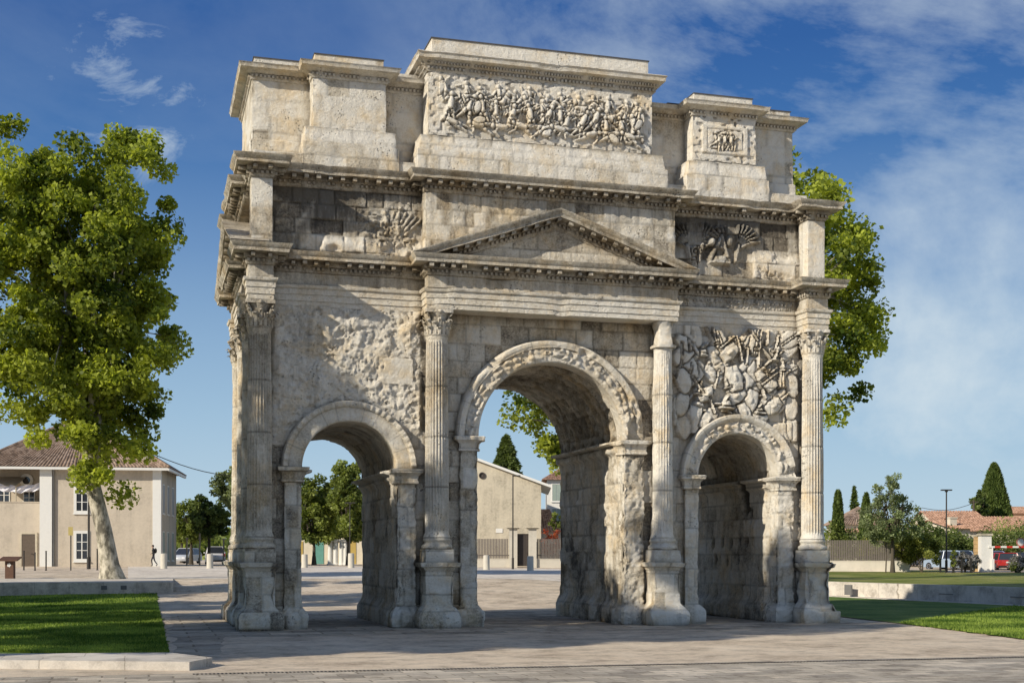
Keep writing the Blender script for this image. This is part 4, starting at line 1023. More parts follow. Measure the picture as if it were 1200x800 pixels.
# kerb before the left lawn
K = [at(-900, 38), at(0, 26.2), at(222, 25.8), at(249, 26.9), (-11.93, -11.36), at(0, 27.9), at(-900, 41)]
b = MB(); b.prism([tuple(p) for p in K], 'z', -.05, .17); kb = b.build('kerb', M_CONC, None, 0); tag(kb, kind='structure')
# low wall behind the left lawn and the raised terrace it holds
WLL = [at(-500, 61), at(-200, 62.5), at(0, 64), at(100, 65.2), at(203, 66.2)]
wl = ribbon_wall('bench_wall', WLL, -.1, .88, .55, M_CONC, -1); tag(wl, 'low pale stone bench wall along the far edge of the left lawn', 'wall')
for u_ in (122, 145):
    x, y = at(u_, 65.2 if u_ < 130 else 65.5); b = MB(); b.box(-.14, .14, -.03, .02, 0, .2); f_ = b.build('recessed_light', M_DARKPL, wl, 0); f_.location = (x, y, .52); f_.rotation_euler = (0, 0, -YAW)
drape('terrace', [at(-520, 61.5), at(203, 66.6), at(203, 77), at(-520, 77)], ground_mat('terrace_paving', [(.48, .42, .35), (.66, .59, .5), (.76, .7, .61)], (.3, 3, 30), bmp=.004), 0, (12, 6), fn=lambda x, y: .865+0*x)
for k in range(2):
    p = [at(200, 66.8+k*1.2), at(262, 67.0+k*1.2), at(262, 67.5+k*1.2), at(200, 67.3+k*1.2)]
    b = MB(); b.prism([tuple(q) for q in p], 'z', .2, .46+k*.14); tag(b.build('step', M_CONC, None, 0), kind='structure')

# ================================================================== TREES
def leaf_cloud(name, C, Rr, n_per, size, mat, seed, up=.3, aspect=1.0, squash=.8):
    r = np.random.default_rng(seed); C = np.array(C); k = len(C); n = k*n_per; ci = np.repeat(np.arange(k), n_per)
    P = r.normal(size=(n, 3)); P /= np.linalg.norm(P, axis=1)[:, None]; rad = r.random(n)**.55; Rr = np.array(Rr)
    P = P*(rad*Rr[ci])[:, None]; P[:, 2] *= squash; P += C[ci]
    nr = r.normal(size=(n, 3)); nr[:, 2] += up*2; nr /= np.linalg.norm(nr, axis=1)[:, None]
    a = np.cross(nr, r.normal(size=(n, 3))); a /= np.linalg.norm(a, axis=1)[:, None]; b = np.cross(nr, a)
    s = size*r.uniform(.4, 1.35, n)[:, None]; a = a*s*aspect; b = b*s/aspect
    V = np.stack([P-a*.5, P+b*.42+a*.05, P+a*.55, P-b*.42+a*.05], 1).reshape(-1, 3)
    me = mesh_np(name, V, np.arange(4*n).reshape(-1, 4))
    t = np.clip(.5+.22*r.normal(size=k)[ci]+.2*r.normal(size=n), 0, 1); t = np.repeat(t, 4); set_tone(me, np.stack([t, t, t], 1))
    o = link(name, me, mat, None, 0); return o

def bark_mat():
    m, n, b = nt('mottled_bark'); p = opos(n); mp = n.nodes.new('ShaderNodeMapping'); mp.inputs['Scale'].default_value = (1, 1, .5); n.links.new(p, mp.inputs[0])
    v = tex(n, 'Noise', 3.2, mp.outputs[0], 8, .65).outputs[0]
    c = ramp(n, [(.4, (.13, .115, .085)), (.48, (.30, .27, .20)), (.58, (.52, .47, .37)), (.7, (.62, .57, .46))], v).outputs[0]
    n.links.new(c, b.inputs['Base Color']); b.inputs['Roughness'].default_value = .85; bump(n, b, v, .05); return m
M_BARK = bark_mat(); M_DBARK = plain('dark_bark', (.09, .075, .055), .9, .4, 4, .03)
M_LPLANE = blade_mat('plane_leaves', (.055, .09, .014), (.46, .51, .075), .45)
M_LDARK = blade_mat('dark_leaves', (.04, .065, .018), (.20, .25, .07), .36)
M_LMID = blade_mat('mid_green_leaves', (.06, .09, .02), (.32, .37, .10), .42)
M_LGREY = blade_mat('grey_green_leaves', (.08, .105, .05), (.34, .40, .20), .38)
M_LCYP = blade_mat('cypress_leaves', (.018, .035, .010), (.10, .14, .035), .15)
M_LCYP2 = blade_mat('light_cypress_leaves', (.04, .07, .015), (.16, .21, .05), .2)
def tree(name, u, D, zbase, label, cat, lobes, ztrunk, rtr, nclump, rc, nper, size, mat, bark, seed, group=None, fork=5, lean=0, xy=None, kindname=None, shell=.45):
    """lobes: (dx, dy, z, rx, ry, rz) ellipsoids of the crown above the base"""
    x, y = xy or at(u, D); t = empty(name, (x, y, zbase), label, cat, group); r = random.Random(seed)
    C = []; Rr = []; tot = sum(l[3]*l[4]*l[5] for l in lobes)
    for l in lobes:
        for k in range(max(1, int(nclump*l[3]*l[4]*l[5]/tot))):
            while 1:
                p = Vector((r.uniform(-1, 1), r.uniform(-1, 1), r.uniform(-1, 1)))
                if shell < p.length < 1: break
            C.append((l[0]+p.x*l[3], l[1]+p.y*l[4], l[2]+p.z*l[5])); Rr.append(rc*r.uniform(.65, 1.25))
    cr = leaf_cloud('crown', C, Rr, nper, size, mat, seed); cr.parent = t
    b = MB(); top = (lean, 0, ztrunk)
    b.tube([(0, 0, -.25), (0, 0, .15), (lean*.1, 0, .8), (lean*.4, 0, ztrunk*.5), top], [rtr*1.9, rtr*1.45, rtr*1.08, rtr*.92, rtr*.85], 14)
    zc = sum(l[2] for l in lobes)/len(lobes); zt = max(l[2]+l[5] for l in lobes)
    limbs = []
    for k in range(fork):
        a = 2*math.pi*(k+r.random()*.5)/fork; rad = max(l[3] for l in lobes)*.42
        e = (lean+math.cos(a)*rad, math.sin(a)*rad, zc+(zt-zc)*r.uniform(.1, .55)); m = (lean+math.cos(a)*rad*.45, math.sin(a)*rad*.45, (ztrunk+e[2])/2)
        b.tube([top, m, e], [rtr*.6, rtr*.36, rtr*.16], 7); limbs.append((m, e))
    for k in range(0, len(C), max(1, len(C)//60)):
        c = Vector(C[k]); bst = min(limbs, key=lambda q: (Vector(q[1])-c).length); s = Vector(bst[0]).lerp(Vector(bst[1]), r.uniform(.2, .95))
        if (s-c).length < 6: b.tube([s, s.lerp(c, .5)+Vector((0, 0, .2)), c], [rtr*.14, rtr*.09, rtr*.04], 5)
    b.build('trunk', bark, t, 60); return t
big = tree('plane_tree', 131, 75, .84, 'tall broad plane tree with mottled pale trunk in front of the beige house', 'tree',
     [(-2.0, 0, 15.8, 4.9, 5.0, 7.6), (-2.3, 0, 20.3, 3.4, 3.8, 4.6), (-5.4, 0, 19.6, 3.2, 4.0, 6.6), (.5, .3, 19.4, 3.2, 4.0, 6.4), (2.0, 0, 14.2, 2.4, 3.2, 5.0), (-1.2, 0, 9.2, 3.5, 3.6, 3.4), (-.2, 0, 6.9, 2.3, 2.2, 2.3), (-5.4, 0, 12.2, 3.2, 4, 4)],
     5.6, .5, 430, .95, 280, .26, M_LPLANE, M_BARK, 41, fork=7, shell=.2, lean=-1.1)
shade = tree('plane_tree', 0, 0, 0, 'plane tree left of the frame whose crown shades the left pier of the arch', 'tree', [(0, 0, 15.2, 5.0, 5.0, 8.6), (1.2, .8, 12, 4.6, 4.6, 5)], 5.5, .6, 210, 1.2, 210, .32, M_LPLANE, M_BARK, 47, xy=(-29.5, -7), shell=.2, group='plane trees in a row left of the arch')
shade.scale = (.66, .66, 1.0)
for i, (x, y, s, sz, a, lb) in enumerate((
        (-36, -1, .7, .85, 200, 'plane tree beside the left lawn, third of the row'), (-37, 8, .75, .95, 290, 'plane tree beside the left lawn, fourth of the row'), (-36, 19, .7, .9, 20, 'plane tree beside the left lawn, farthest of the row'))):
    c = copy_tree(shade); c.location = (x, y, 0); c.scale = (s, s, sz); c.rotation_euler = (0, 0, R(a)); tag(c, lb, 'tree', 'plane trees in a row left of the arch')
tall = tree('plane_tree', 0, 0, 0, 'high crowned plane tree second from the camera on the left, shading the pedestals', 'tree', [(0, 0, 15.2, 4.0, 4.0, 7.2), (.8, .6, 13, 3.6, 3.6, 5)], 7, .5, 190, 1.15, 230, .32, M_LPLANE, M_BARK, 48, xy=(-27.5, -11.2), shell=.1, group='plane trees in a row left of the arch')
tall.scale = (1, 1, .80)
c = copy_tree(tall); c.location = (-28, -16.4, 0); c.scale = (.95, .95, 1.05); c.rotation_euler = (0, 0, R(75)); tag(c, 'tallest plane tree nearest the camera on the left, shading the paving before the arch', 'tree', 'plane trees in a row left of the arch')
tag(big, group=None)
tree('plane_tree', 905, 76, .5, 'plane tree rising behind the right end of the arch', 'tree',
     [(1.5, 0, 17.5, 4.2, 4.6, 6.4), (3.2, 0, 14.6, 3.3, 3.6, 5.2), (1.6, 0, 22.3, 2.3, 3.0, 3.2), (3.9, 0, 18.6, 2.4, 3, 3.0)], 5, .6, 165, 1.05, 210, .27, M_LPLANE, M_BARK, 43, shell=.35, fork=6)
tree('plane_tree', 693, 72, .2, 'plane tree behind the central pier, its leaves showing through the middle passage', 'tree',
     [(-.2, 0, 9.4, 4.7, 4, 3.0), (.5, 0, 7.2, 2.2, 2.6, 2.2)], 5, .45, 70, .85, 190, .24, M_LPLANE, M_BARK, 44, shell=.35)
def cone_tree(name, u, D, z0, H, rb, label, cat, mat, seed, n=9000, size=.28, pw=1.0, layers=0, right=False, group=None, low=.0, xy=None, pinch=.25):
    x, y = at(u, D) if xy is None else xy; t = empty(name, (x, y, z0), label, cat, group); r = np.random.default_rng(seed)
    h = r.random(n)**1.25; th = r.uniform(0, 2*math.pi, n)
    prof = (1-h)**pw*np.clip((h+low)/pinch, 0, 1)**.5
    if layers:
        prof = prof*(.62+.38*(1-((h*layers+.13*np.sin(th*3+h*40)) % 1)))
    lump = .78+.34*fbm(np.cos(th)*2, np.sin(th)*2, h*H*.5, 1.0, 3, seed); rad = rb*prof*lump*(.5+.5*r.random(n)**.35)
    P = np.stack([rad*np.cos(th), rad*np.sin(th), h*H], -1); nr = r.normal(size=(n, 3)); nr[:, 2] += .3; nr /= np.linalg.norm(nr, axis=1)[:, None]
    upv = np.stack([np.cos(th)*.5, np.sin(th)*.5, np.ones(n)*(1 if not layers else -.15)], -1)+r.normal(size=(n, 3))*.35; a = upv/np.linalg.norm(upv, axis=1)[:, None]; b = np.cross(nr, a); b /= np.linalg.norm(b, axis=1)[:, None]+1e-9
    s = size*r.uniform(.6, 1.3, n)[:, None]; V = np.stack([P-a*s*.6, P+b*s*.28, P+a*s*.8, P-b*s*.28], 1).reshape(-1, 3)
    me = mesh_np('crown', V, np.arange(4*n).reshape(-1, 4)); tt = np.clip(.9*(lump-.72)*2.2+.15*r.normal(size=n), 0, 1); set_tone(me, np.repeat(tt[:, None], 4, 0)*np.ones((1, 3)))
    o = link('crown', me, mat, t, 0); bb = MB(); bb.tube([(0, 0, -.3), (0, 0, H*.5), (0, 0, H*.93)], [max(.12, rb*.12), .09, .02], 7); bb.build('trunk', M_DBARK, t, 60); return t
def bush(name, u, D, z, rx, rz, label, cat, mat, seed, n=2600, size=.16, group=None, ry=None):
    x, y = at(u, D); r = random.Random(seed); C = []; Rr = []
    for k in range(26):
        while 1:
            p = Vector((r.uniform(-1, 1), r.uniform(-1, 1), r.uniform(-.6, 1)))
            if .4 < p.length < 1: break
        C.append((p.x*rx*.8, p.y*(ry or rx)*.8, rz*(.5+p.z*.42))); Rr.append(rx*.3*r.uniform(.8, 1.2))
    t = empty(name, (x, y, z), label, cat, group); o = leaf_cloud('crown', C, Rr, n//26, size, mat, seed, squash=.9); o.parent = t
    b = MB()
    for k in range(5): c = C[k*3]; b.tube([(0, 0, -.1), (c[0]*.4, c[1]*.4, c[2]*.5), c], [.05, .035, .015], 5)
    b.build('stem', M_DBARK, t, 60); return t
# ================================================================== BUILDINGS
def render_mat(name, c, v=.18):
    m, n, b = nt(name); p = opos(n); a = tex(n, 'Noise', .5, p, 7, .65).outputs[0]; f = tex(n, 'Noise', 5, p, 6, .7).outputs[0]
    sm = n.nodes.new('ShaderNodeMapping'); sm.inputs['Scale'].default_value = (1, 1, .15); n.links.new(p, sm.inputs[0]); st = tex(n, 'Noise', 1.4, sm.outputs[0], 6, .65).outputs[0]
    t = math_(n, 'ADD', math_(n, 'MULTIPLY', a, .4), math_(n, 'ADD', math_(n, 'MULTIPLY', f, .3), math_(n, 'MULTIPLY', st, .3)))
    col = ramp(n, [(.32, tuple(x*(1-2*v) for x in c)), (.5, c), (.68, tuple(min(.9, x*(1+v)) for x in c))], t).outputs[0]
    n.links.new(col, b.inputs['Base Color']); b.inputs['Roughness'].default_value = .9; b.inputs['Specular IOR Level'].default_value = .1; bump(n, b, f, .01); return m
M_WBEIGE = render_mat('beige_render', (.55, .48, .385)); M_WCREAM = render_mat('cream_render', (.66, .60, .48), .1); M_WWHITE = render_mat('white_render', (.74, .72, .67), .08)
M_WGREY = render_mat('stained_beige_render', (.54, .48, .37), .3)
M_GLASS = plain('dark_window_glass', (.03, .035, .045), .08, .3, 2, 0, 0, .8); M_WFRAME = plain('white_paint', (.75, .74, .70), .5, .06, 6)
M_SHUT = plain('grey_green_shutter', (.30, .36, .32), .6, .15, 8); M_DOOR = plain('brown_door', (.13, .10, .075), .6, .3, 5)
def tile_mat(name, c):
    m, n, b = nt(name); tcn = n.nodes.new('ShaderNodeTexCoord'); p = tcn.outputs['Object']
    a = tex(n, 'Noise', 4.5, p, 6, .75).outputs[0]; v = tex(n, 'Voronoi', 4.2, p).outputs['Color']; sp = n.nodes.new('ShaderNodeSeparateColor'); n.links.new(v, sp.inputs[0])
    t = math_(n, 'ADD', math_(n, 'MULTIPLY', a, .6), math_(n, 'MULTIPLY', sp.outputs[0], .4))
    col = ramp(n, [(.25, tuple(x*.45 for x in c)), (.5, c), (.78, (min(.8, c[0]*1.45), min(.8, c[1]*1.6), min(.8, c[2]*1.8)))], t).outputs[0]
    n.links.new(col, b.inputs['Base Color']); b.inputs['Roughness'].default_value = .85; bump(n, b, a, .03); return m
M_TILE = tile_mat('terracotta_tiles', (.42, .24, .15)); M_TILEP = tile_mat('weathered_tiles', (.29, .20, .14))
def tiled_slope(b, p0, p1, p2, p3, sp=.28, r=.085):
    """roof slope p0-p1 eave, p3-p2 ridge, with rows of half round tiles running down it"""
    P = [Vector(p) for p in (p0, p1, p2, p3)]; b.add([tuple(p) for p in P], [(0, 1, 2, 3)])
    e = (P[1]-P[0]).length; n = max(2, int(e/sp)); nrm = (P[1]-P[0]).cross(P[3]-P[0]).normalized(); tx = (P[1]-P[0]).normalized()
    for i in range(n):
        t = (i+.5)/n; a = P[0].lerp(P[1], t); c = P[3].lerp(P[2], t)
        if (c-a).length < .2: continue
        o = len(b.v)
        for q in (a, c):
            for k in range(5):
                an = math.pi*k/4; b.v.append(tuple(q+tx*math.cos(an)*r+nrm*math.sin(an)*r*.9))
        for k in range(4): b.f.append((o+k, o+k+1, o+5+k+1, o+5+k)); b.m.append(0)
        b.f.append((o, o+1, o+2, o+3, o+4)); b.m.append(0)
def window(root, x, y, z, w, h, frame=True, shutters=False, bars=True, nx=0, ny=-1, shut_mat=None, name='window'):
    """a window in a wall whose outward normal is (nx, ny)"""
    b = MB(); tx, ty = -ny, nx
    def bx(u0, u1, z0, z1, d0, d1, mi):
        vs = [(x+tx*u+nx*d, y+ty*u+ny*d, z+zz) for zz in (z0, z1) for d in (d0, d1) for u in (u0, u1)]
        b.add(vs, [(0, 2, 3, 1), (4, 5, 7, 6), (0, 1, 5, 4), (2, 6, 7, 3), (0, 4, 6, 2), (1, 3, 7, 5)], mi)
    e = .22 if frame else .08
    for (u0, u1, z0, z1) in ((-w/2-e, -w/2, -e, h+e), (w/2, w/2+e, -e, h+e), (-w/2, w/2, h, h+e), (-w/2, w/2, -e, 0)): bx(u0, u1, z0, z1, -.05, .05, 0)
    bx(-w/2-e-.05, w/2+e+.05, -e-.08, -e-.002, -.02, .12, 0)
    if bars:
        bx(-.04, .04, 0, h, .0, .03, 0)
        for k in (1, 2): bx(-w/2, w/2, h*k/3-.025, h*k/3+.025, .0, .028, 0)
    f = b.build(name, M_WFRAME, root, 0)
    g = MB(); vs = [(x+tx*u+nx*.008, y+ty*u+ny*.008, z+zz) for zz in (0, h) for u in (-w/2, w/2)]; g.add(vs, [(0, 1, 3, 2)]); g.build('pane', M_GLASS, f, 0)
    if shutters:
        s = MB(); b = s; bx(-w/2+.02, -.03, .02, h-.02, .03, .07, 0); bx(.03, w/2-.02, .02, h-.02, .03, .07, 0); s.build('shutter', shut_mat or M_SHUT, f, 0)
    return f
# ---- house on the left, turned a little
H = empty('house', pos(188, 108).to_tuple(), 'two storey beige house with tiled hip roof and white corner pilasters behind the plane tree', 'house', rz=-YAW+R(7.5)); HB = .0697
zE = 8.0; Wd = 8.9; Dp = 10
b = MB(); b.box(-Wd, 0, 0, Dp, -.6, zE); b.build('wall', M_WBEIGE, H, 0)
b = MB(); b.box(-Wd-5.2, -Wd-.003, .3, Dp, -.6, 5.15); b.box(-Wd-5.2, -Wd-.003, 3.4, Dp, 5.15, zE-.01); b.box(-Wd-5.2, -Wd-.003, .25, .55, 5.15, 5.22); b.build('terrace_wing', M_WBEIGE, H, 0)
b = MB(); b.box(-.62, .05, -.06, .35, -.5, zE-.1); b.build('corner_pilaster', M_WFRAME, H, 0)
b = MB(); b.box(-Wd-.55, -Wd+.4, -.25, .25, -.5, zE-.05); b.build('corner_pilaster', M_WFRAME, H, 0)
b = MB(); b.tube([(-Wd+.5, -.12, -.4), (-Wd+.5, -.12, zE-.3), (-Wd+.5, -.5, zE)], .07, 8); b.build('downpipe', plain('grey_zinc', (.25, .25, .24), .5, .2), H, 60)
b = MB(); ov = .8; rz_ = 4.0
x0, x1, y0, y1 = -Wd-6.0, ov, -ov, Dp+ov; ym = (y0+y1)/2; r0, r1 = x0+7.6, x1-7.4; zr = zE+4.6
tiled_slope(b, (x0, y0, zE), (x1, y0, zE), (r1, ym, zr), (r0, ym, zr)); tiled_slope(b, (x1, y0, zE), (x1, y1, zE), (r1+.02, ym+.01, zr), (r1, ym, zr)); tiled_slope(b, (x1, y1, zE), (x0, y1, zE), (r0, ym, zr), (r1, ym, zr))
tiled_slope(b, (x0, y1, zE), (x0, y0, zE), (r0, ym, zr), (r0, ym+.01, zr))
b.tube([(x1, y0, zE+.05), (r1, ym, zr+.05)], .13, 6); b.tube([(x0, y0, zE+.05), (r0, ym, zr+.05), (r1, ym, zr+.05)], .13, 6)
roof = b.build('roof', M_TILEP, H, 0)
b = MB(); b.box(x0, x1, y0+.02, y0+.2, zE-.22, zE-.02); b.box(x1-.2, x1-.02, y0+.2, y1, zE-.22, zE-.02); b.box(x0, x1-.22, y0+.22, .5, zE-.06, zE-.03); b.build('eaves', M_WFRAME, roof, 0)
window(H, -6.2, 0, 4.5, .85, 2.1); window(H, -6.2, 0, .6, .85, 2.05)
b = MB(); b.box(-Wd-2.05, -Wd-1.0, .22, .34, -.3, 2.5); dr = b.build('door', M_DOOR, H, 0); b = MB(); b.tube([(-Wd-1.2, .2, 1.0), (-Wd-1.2, .13, 1.0), (-Wd-1.3, .13, 1.0)], .03, 6); b.build('handle', M_IRON, dr, 60)
b = MB(); b.box(-Wd-2.2, -Wd-2.05, .2, .4, -.3, 2.6); b.box(-Wd-1.0, -Wd-.85, .2, .4, -.3, 2.6); b.box(-Wd-2.2, -Wd-.85, .2, .4, 2.6, 2.75); b.build('door_frame', M_WGREY, H, 0)
b = MB(); b.lathe([(.32, 0), (.55, 0), (.55, .12), (.32, .12)], 0, 0, 28, cap=False); rw = b.build('round_window', M_WFRAME, H, 40); rw.rotation_euler = (R(90), 0, 0); rw.location = (-Wd-2.4, 3.4, 7.1)
b = MB(); b.lathe([(0.01, 0), (.33, 0)], 0, 0, 24, cap=False); q = b.build('pane', M_GLASS, rw, 0); q.location = (0, 0, .03)
window(H, -Wd-4.2, 3.4, 5.3, .8, 1.7, False); window(H, -Wd-2.2, 3.4, 5.2, .8, 1.4, False)
b = MB(); b.add([(-Wd-5.1, .6, 6.5), (-Wd-2.6, .6, 6.5), (-Wd-2.4, 3.4, 7.4), (-Wd-5.1, 3.4, 7.4)], [(0, 1, 2, 3)])
for xx in (-Wd-5.0, -Wd-2.6): b.box(xx-.04, xx+.04, .6, .7, 5.15, 6.5)
b.build('awning', plain('faded_reed_awning', (.50, .44, .33), .9, .4, 9), H, 0)
for yy in (1.6, 4.4, 7.4):
    window(H, 0, yy, 4.4, .9, 2.3, False, True, nx=1, ny=0, shut_mat=plain('pale_shutter', (.34, .35, .36), .6, .1, 8)); window(H, 0, yy, .5, .9, 2.3, False, True, nx=1, ny=0)
lz = empty('laundry_net', (H.matrix_world @ Vector((0, 0, 0))).to_tuple()); bpy.data.objects.remove(lz)
r = random.Random(9); V = []; bb = MB()
for i in range(30):
    for k in range(7):
        bb.v.append((i*.13, .1*math.sin(i*.9+k), -.09*k+.05*math.sin(i*.7)-.5*math.sin(math.pi*i/29)*.5+r.uniform(-.03, .03)))
for i in range(29):
    for k in range(6): bb.f.append((i*7+k, i*7+k+1, (i+1)*7+k+1, (i+1)*7+k)); bb.m.append(0)
ln = bb.build('shade_cloth', plain('white_cloth', (.72, .70, .74), .8, .2, 12), None, 60); tag(ln, 'gathered white shade cloth hanging over the terrace of the beige house', 'cloth')
Hm = Matrix.Translation(H.location) @ Matrix.Rotation(-YAW+R(7.5), 4, 'Z'); ln.location = Hm @ Vector((-Wd-4.3, .7, 6.75)); ln.scale = (.95, 1, 1); ln.rotation_euler = (0, 0, -YAW+R(7.5))
# roof-top wire
p0 = Hm @ Vector((-1.2, 0, zE+1.4)); x, y = at(330, 112); p1 = Vector((x, y, hz(556, 112)))
b = MB(); pts = [p0.lerp(p1, t/12)+Vector((0, 0, -.9*math.sin(math.pi*t/12))) for t in range(13)]; b.tube(pts, .035, 5); tag(b.build('overhead_wire', M_IRON, None, 60), 'black overhead wire running from the beige house roof to the right', 'wire')
b = MB(); b.box(-1.5, -1.0, .0, .5, zE+.6, zE+1.5); b.build('chimney', M_WGREY, roof, 0)

# ---- building seen through the middle passage
D0 = 118; z0 = 1.29
def loc(u, D=D0): return (u-611.8)/F_PX*D
G2 = empty('gabled_building', (*at(611.8, D0), z0), 'large windowless beige gabled building with round vent seen through the middle passage', 'building', rz=-YAW)
xr = loc(634); xl = loc(520); ze = hz(567, D0)-z0; zp = hz(525, D0)-z0
b = MB(); b.prism([(xl, -.5), (xr, -.5), (xr, ze), (xl, zp)], 'y', 0, 14); b.build('wall', M_WGREY, G2, 0)
b = MB(); sl = (zp-ze)/(xr-xl); b.prism([(xl-.3, zp+.0+sl*.3), (xr+.9, ze-.9*sl), (xr+.9, ze-.9*sl+.22), (xl-.3, zp+.22+sl*.3)], 'y', -.35, 14.3); b.build('roof', M_WFRAME, G2, 0)
b = MB(); b.lathe([(.02, 0), (.22, 0), (.22, .08), (.3, .08), (.3, -.05)], 0, 0, 20, cap=False); v_ = b.build('vent', plain('dark_vent', (.06, .05, .045), .8), G2, 40); v_.rotation_euler = (R(90), 0, 0); v_.location = (loc(565), -.01, hz(557, D0)-z0)
b = MB(); b.box(loc(581), loc(589), -.05, -.01, hz(624, D0)-z0, hz(619, D0)-z0); b.build('wall_plate', M_WWHITE, G2, 0)
G3 = empty('house', (*at(641, 135), 1.3), 'white two storey house with orange tiled roof at the right edge of the middle passage', 'house', rz=-YAW)
k = 135/F_PX; b = MB(); b.box(0, 8, 0, 9, -.5, hz(562, 135)-1.3); b.build('wall', M_WWHITE, G3, 0)
zz = hz(562, 135)-1.3; b = MB(); tiled_slope(b, (-.5, -.5, zz), (8.5, -.5, zz), (8.5, 4.5, zz+1.9), (2.2, 4.5, zz+1.9)); tiled_slope(b, (-.5, 9.5, zz), (-.5, -.5, zz), (2.2, 4.5, zz+1.9), (2.2, 4.51, zz+1.9)); tiled_slope(b, (8.5, 9.5, zz), (-.5, 9.5, zz), (2.2, 4.5, zz+1.9), (8.5, 4.5, zz+1.9)); b.build('roof', M_TILE, G3, 0)
for zq in (hz(612, 135)-1.3, hz(583, 135)-1.3): window(G3, 1.0, 0, zq-.3, .9, 1.7, False, True)
G4 = empty('outbuilding', (*at(630, 124), 1.3), 'low lean-to roof of old tiles between the gabled building and the white house', 'shed', rz=-YAW)
b = MB(); b.box(.3, 2.2, 0, 3, -.3, 3.2); b.build('wall', M_WBEIGE, G4, 0); b = MB(); tiled_slope(b, (0, -.3, 3.1), (2.3, -.3, 3.1), (1.2, 3, 5.3), (.1, 3, 5.3)); b.build('roof', M_TILE, G4, 0)

# ---- fences
M_SLAT = plain('brown_grey_slats', (.145, .125, .11), .7, .25, 5); M_LOWW = render_mat('pale_low_wall', (.56, .52, .44), .12)
def slat_fence(name, u0, D0_, u1, D1_, z, zw, zt, label, sp=.13, shape=None):
    x0, y0 = at(u0, D0_); x1, y1 = at(u1, D1_); L = math.hypot(x1-x0, y1-y0); a = math.atan2(y1-y0, x1-x0)
    t = empty(name, (x0, y0, z), label, 'fence', rz=a)
    b = MB(); b.box(0, L, -.12, .12, -.4, zw-z); b.box(0, L, -.15, .15, zw-z, zw-z+.06); b.build('low_wall', M_LOWW, t, 0)
    b = MB(); n = int(L/sp)
    for i in range(n):
        x = i*sp+.02; top = zt-z if shape is None else shape(i/n)*(zt-zw)+zw-z
        b.box(x, x+sp*.72, -.02, .02, zw-z+.07, top)
    b.box(0, L, .021, .05, zw-z+.3, zw-z+.38); b.build('slat_panel', M_SLAT, t, 0)
    for i in range(int(L/2.4)+1): b = MB(); b.box(i*2.4-.04, i*2.4+.04, .051, .13, zw-z+.06, (zt-z)*(.9 if shape is None else .72)); b.build('fence_post', M_SLAT, t, 0)
    return t
slat_fence('slat_fence', 545, 112, 597, 112, 1.29, hz(655, 112), hz(631, 112), 'brown slatted fence on a low wall left of the gate pillars')
slat_fence('slat_fence', 629, 112, 680, 112, 1.29, hz(655, 112), hz(631, 112), 'brown slatted fence on a low wall right of the gate pillars')
for u in (601.5, 624):
    x, y = at(u, 112); t = empty('gate_pillar', (x, y, 1.29), 'pale square gate pillar with flat cap, %s of the dark gate' % ('left' if u < 610 else 'right'), 'pillar', 'pair of pillars at the gate', -YAW)
    b = MB(); b.box(-.34, .34, -.34, .34, -.3, 3.15); b.build('shaft', M_LOWW, t, 0); b = MB(); b.box(-.5, .5, -.5, .5, 3.152, 3.24); b.box(-.62, .62, -.62, .62, 3.242, 3.36); b.build('cap', M_WGREY, t, 0)
x, y = at(612.8, 112.1); gt = empty('gate', (x, y, 1.29), 'dark solid metal gate between the two gate pillars', 'gate', rz=-YAW)
b = MB(); b.box(-.47, .47, -.03, .03, .02, 2.75)
for i in range(8): b.box(-.44+i*.12, -.38+i*.12, -.045, -.031, .1, 2.65)
b.build('panel', plain('dark_gate_paint', (.06, .05, .045), .6, .2), gt, 0); b = MB(); b.tube([(.38, -.05, 1.1), (.38, -.12, 1.1), (.28, -.12, 1.1)], .025, 6); b.build('handle', M_IRON, gt, 60)
slat_fence('slat_fence', 940, 101.5, 1066, 99, .98, hz(657, 100), hz(632, 100), 'long grey brown slatted fence on a pale low wall beyond the right lawn', shape=lambda t: 1-.5*max(0, (t-.72)/.28)**1.3 if t > .72 else 1)

# ---- street furniture
def bollard(u, D, h, label, r=.25):
    p = pos(u, D); b = MB(); b.lathe([(r*1.04, -.1), (r*1.04, .04), (r, .06), (r*.97, h-.08), (r*.9, h-.02), (r*.6, h)], 0, 0, 20)
    o = b.build('stone_bollard', M_LOWW, None, 40); o.location = p; return tag(o, label, 'bollard', 'pale stone bollards around the square')
bollard(192, 100, 1.15, 'pale stone bollard at the corner of the beige house'); bollard(246, 101, 1.12, 'pale stone bollard beside the road, just left of the arch')
bollard(357, 104, 1.05, 'pale stone bollard at the left edge of the left passage'); bollard(411.5, 103, 1.15, 'pale stone bollard under the lamp seen through the left passage')
bollard(570, 101, 1.12, 'stone bollard in front of the fence left of the gate'); bollard(621.5, 100, 1.12, 'stone bollard in front of the right gate pillar')
def post(u, D, h, label, r=.05):
    p = pos(u, D); b = MB(); b.lathe([(r*1.6, -.05), (r*1.6, .03), (r, .05), (r, h-.06), (r*1.2, h-.05), (r*1.2, h)], 0, 0, 10); o = b.build('metal_post', M_IRON, None, 40); o.location = p
    return tag(o, label, 'post', 'slim dark metal posts before the beige house')
post(28, 95, 1.4, 'slim dark post just left of the brown door'); post(41, 94, 1.3, 'slim dark post in front of the brown door'); post(54, 94, 1.4, 'slim dark post beside the white pilaster'); post(114, 95, 1.55, 'slim dark post between the lamp pole and the plane tree')
p = pos(83, 94); sg = empty('sign_post', p.to_tuple(), 'small ochre sign on a thin post in front of the beige house', 'sign', rz=-YAW)
b = MB(); b.tube([(0, 0, -.1), (0, 0, 3.05)], .045, 8); b.build('post', M_IRON, sg, 60); b = MB(); b.box(-.16, .16, -.07, -.045, 2.5, 3.1); b.build('sign_plate', plain('ochre_plate', (.42, .34, .12), .6, .2), sg, 0)
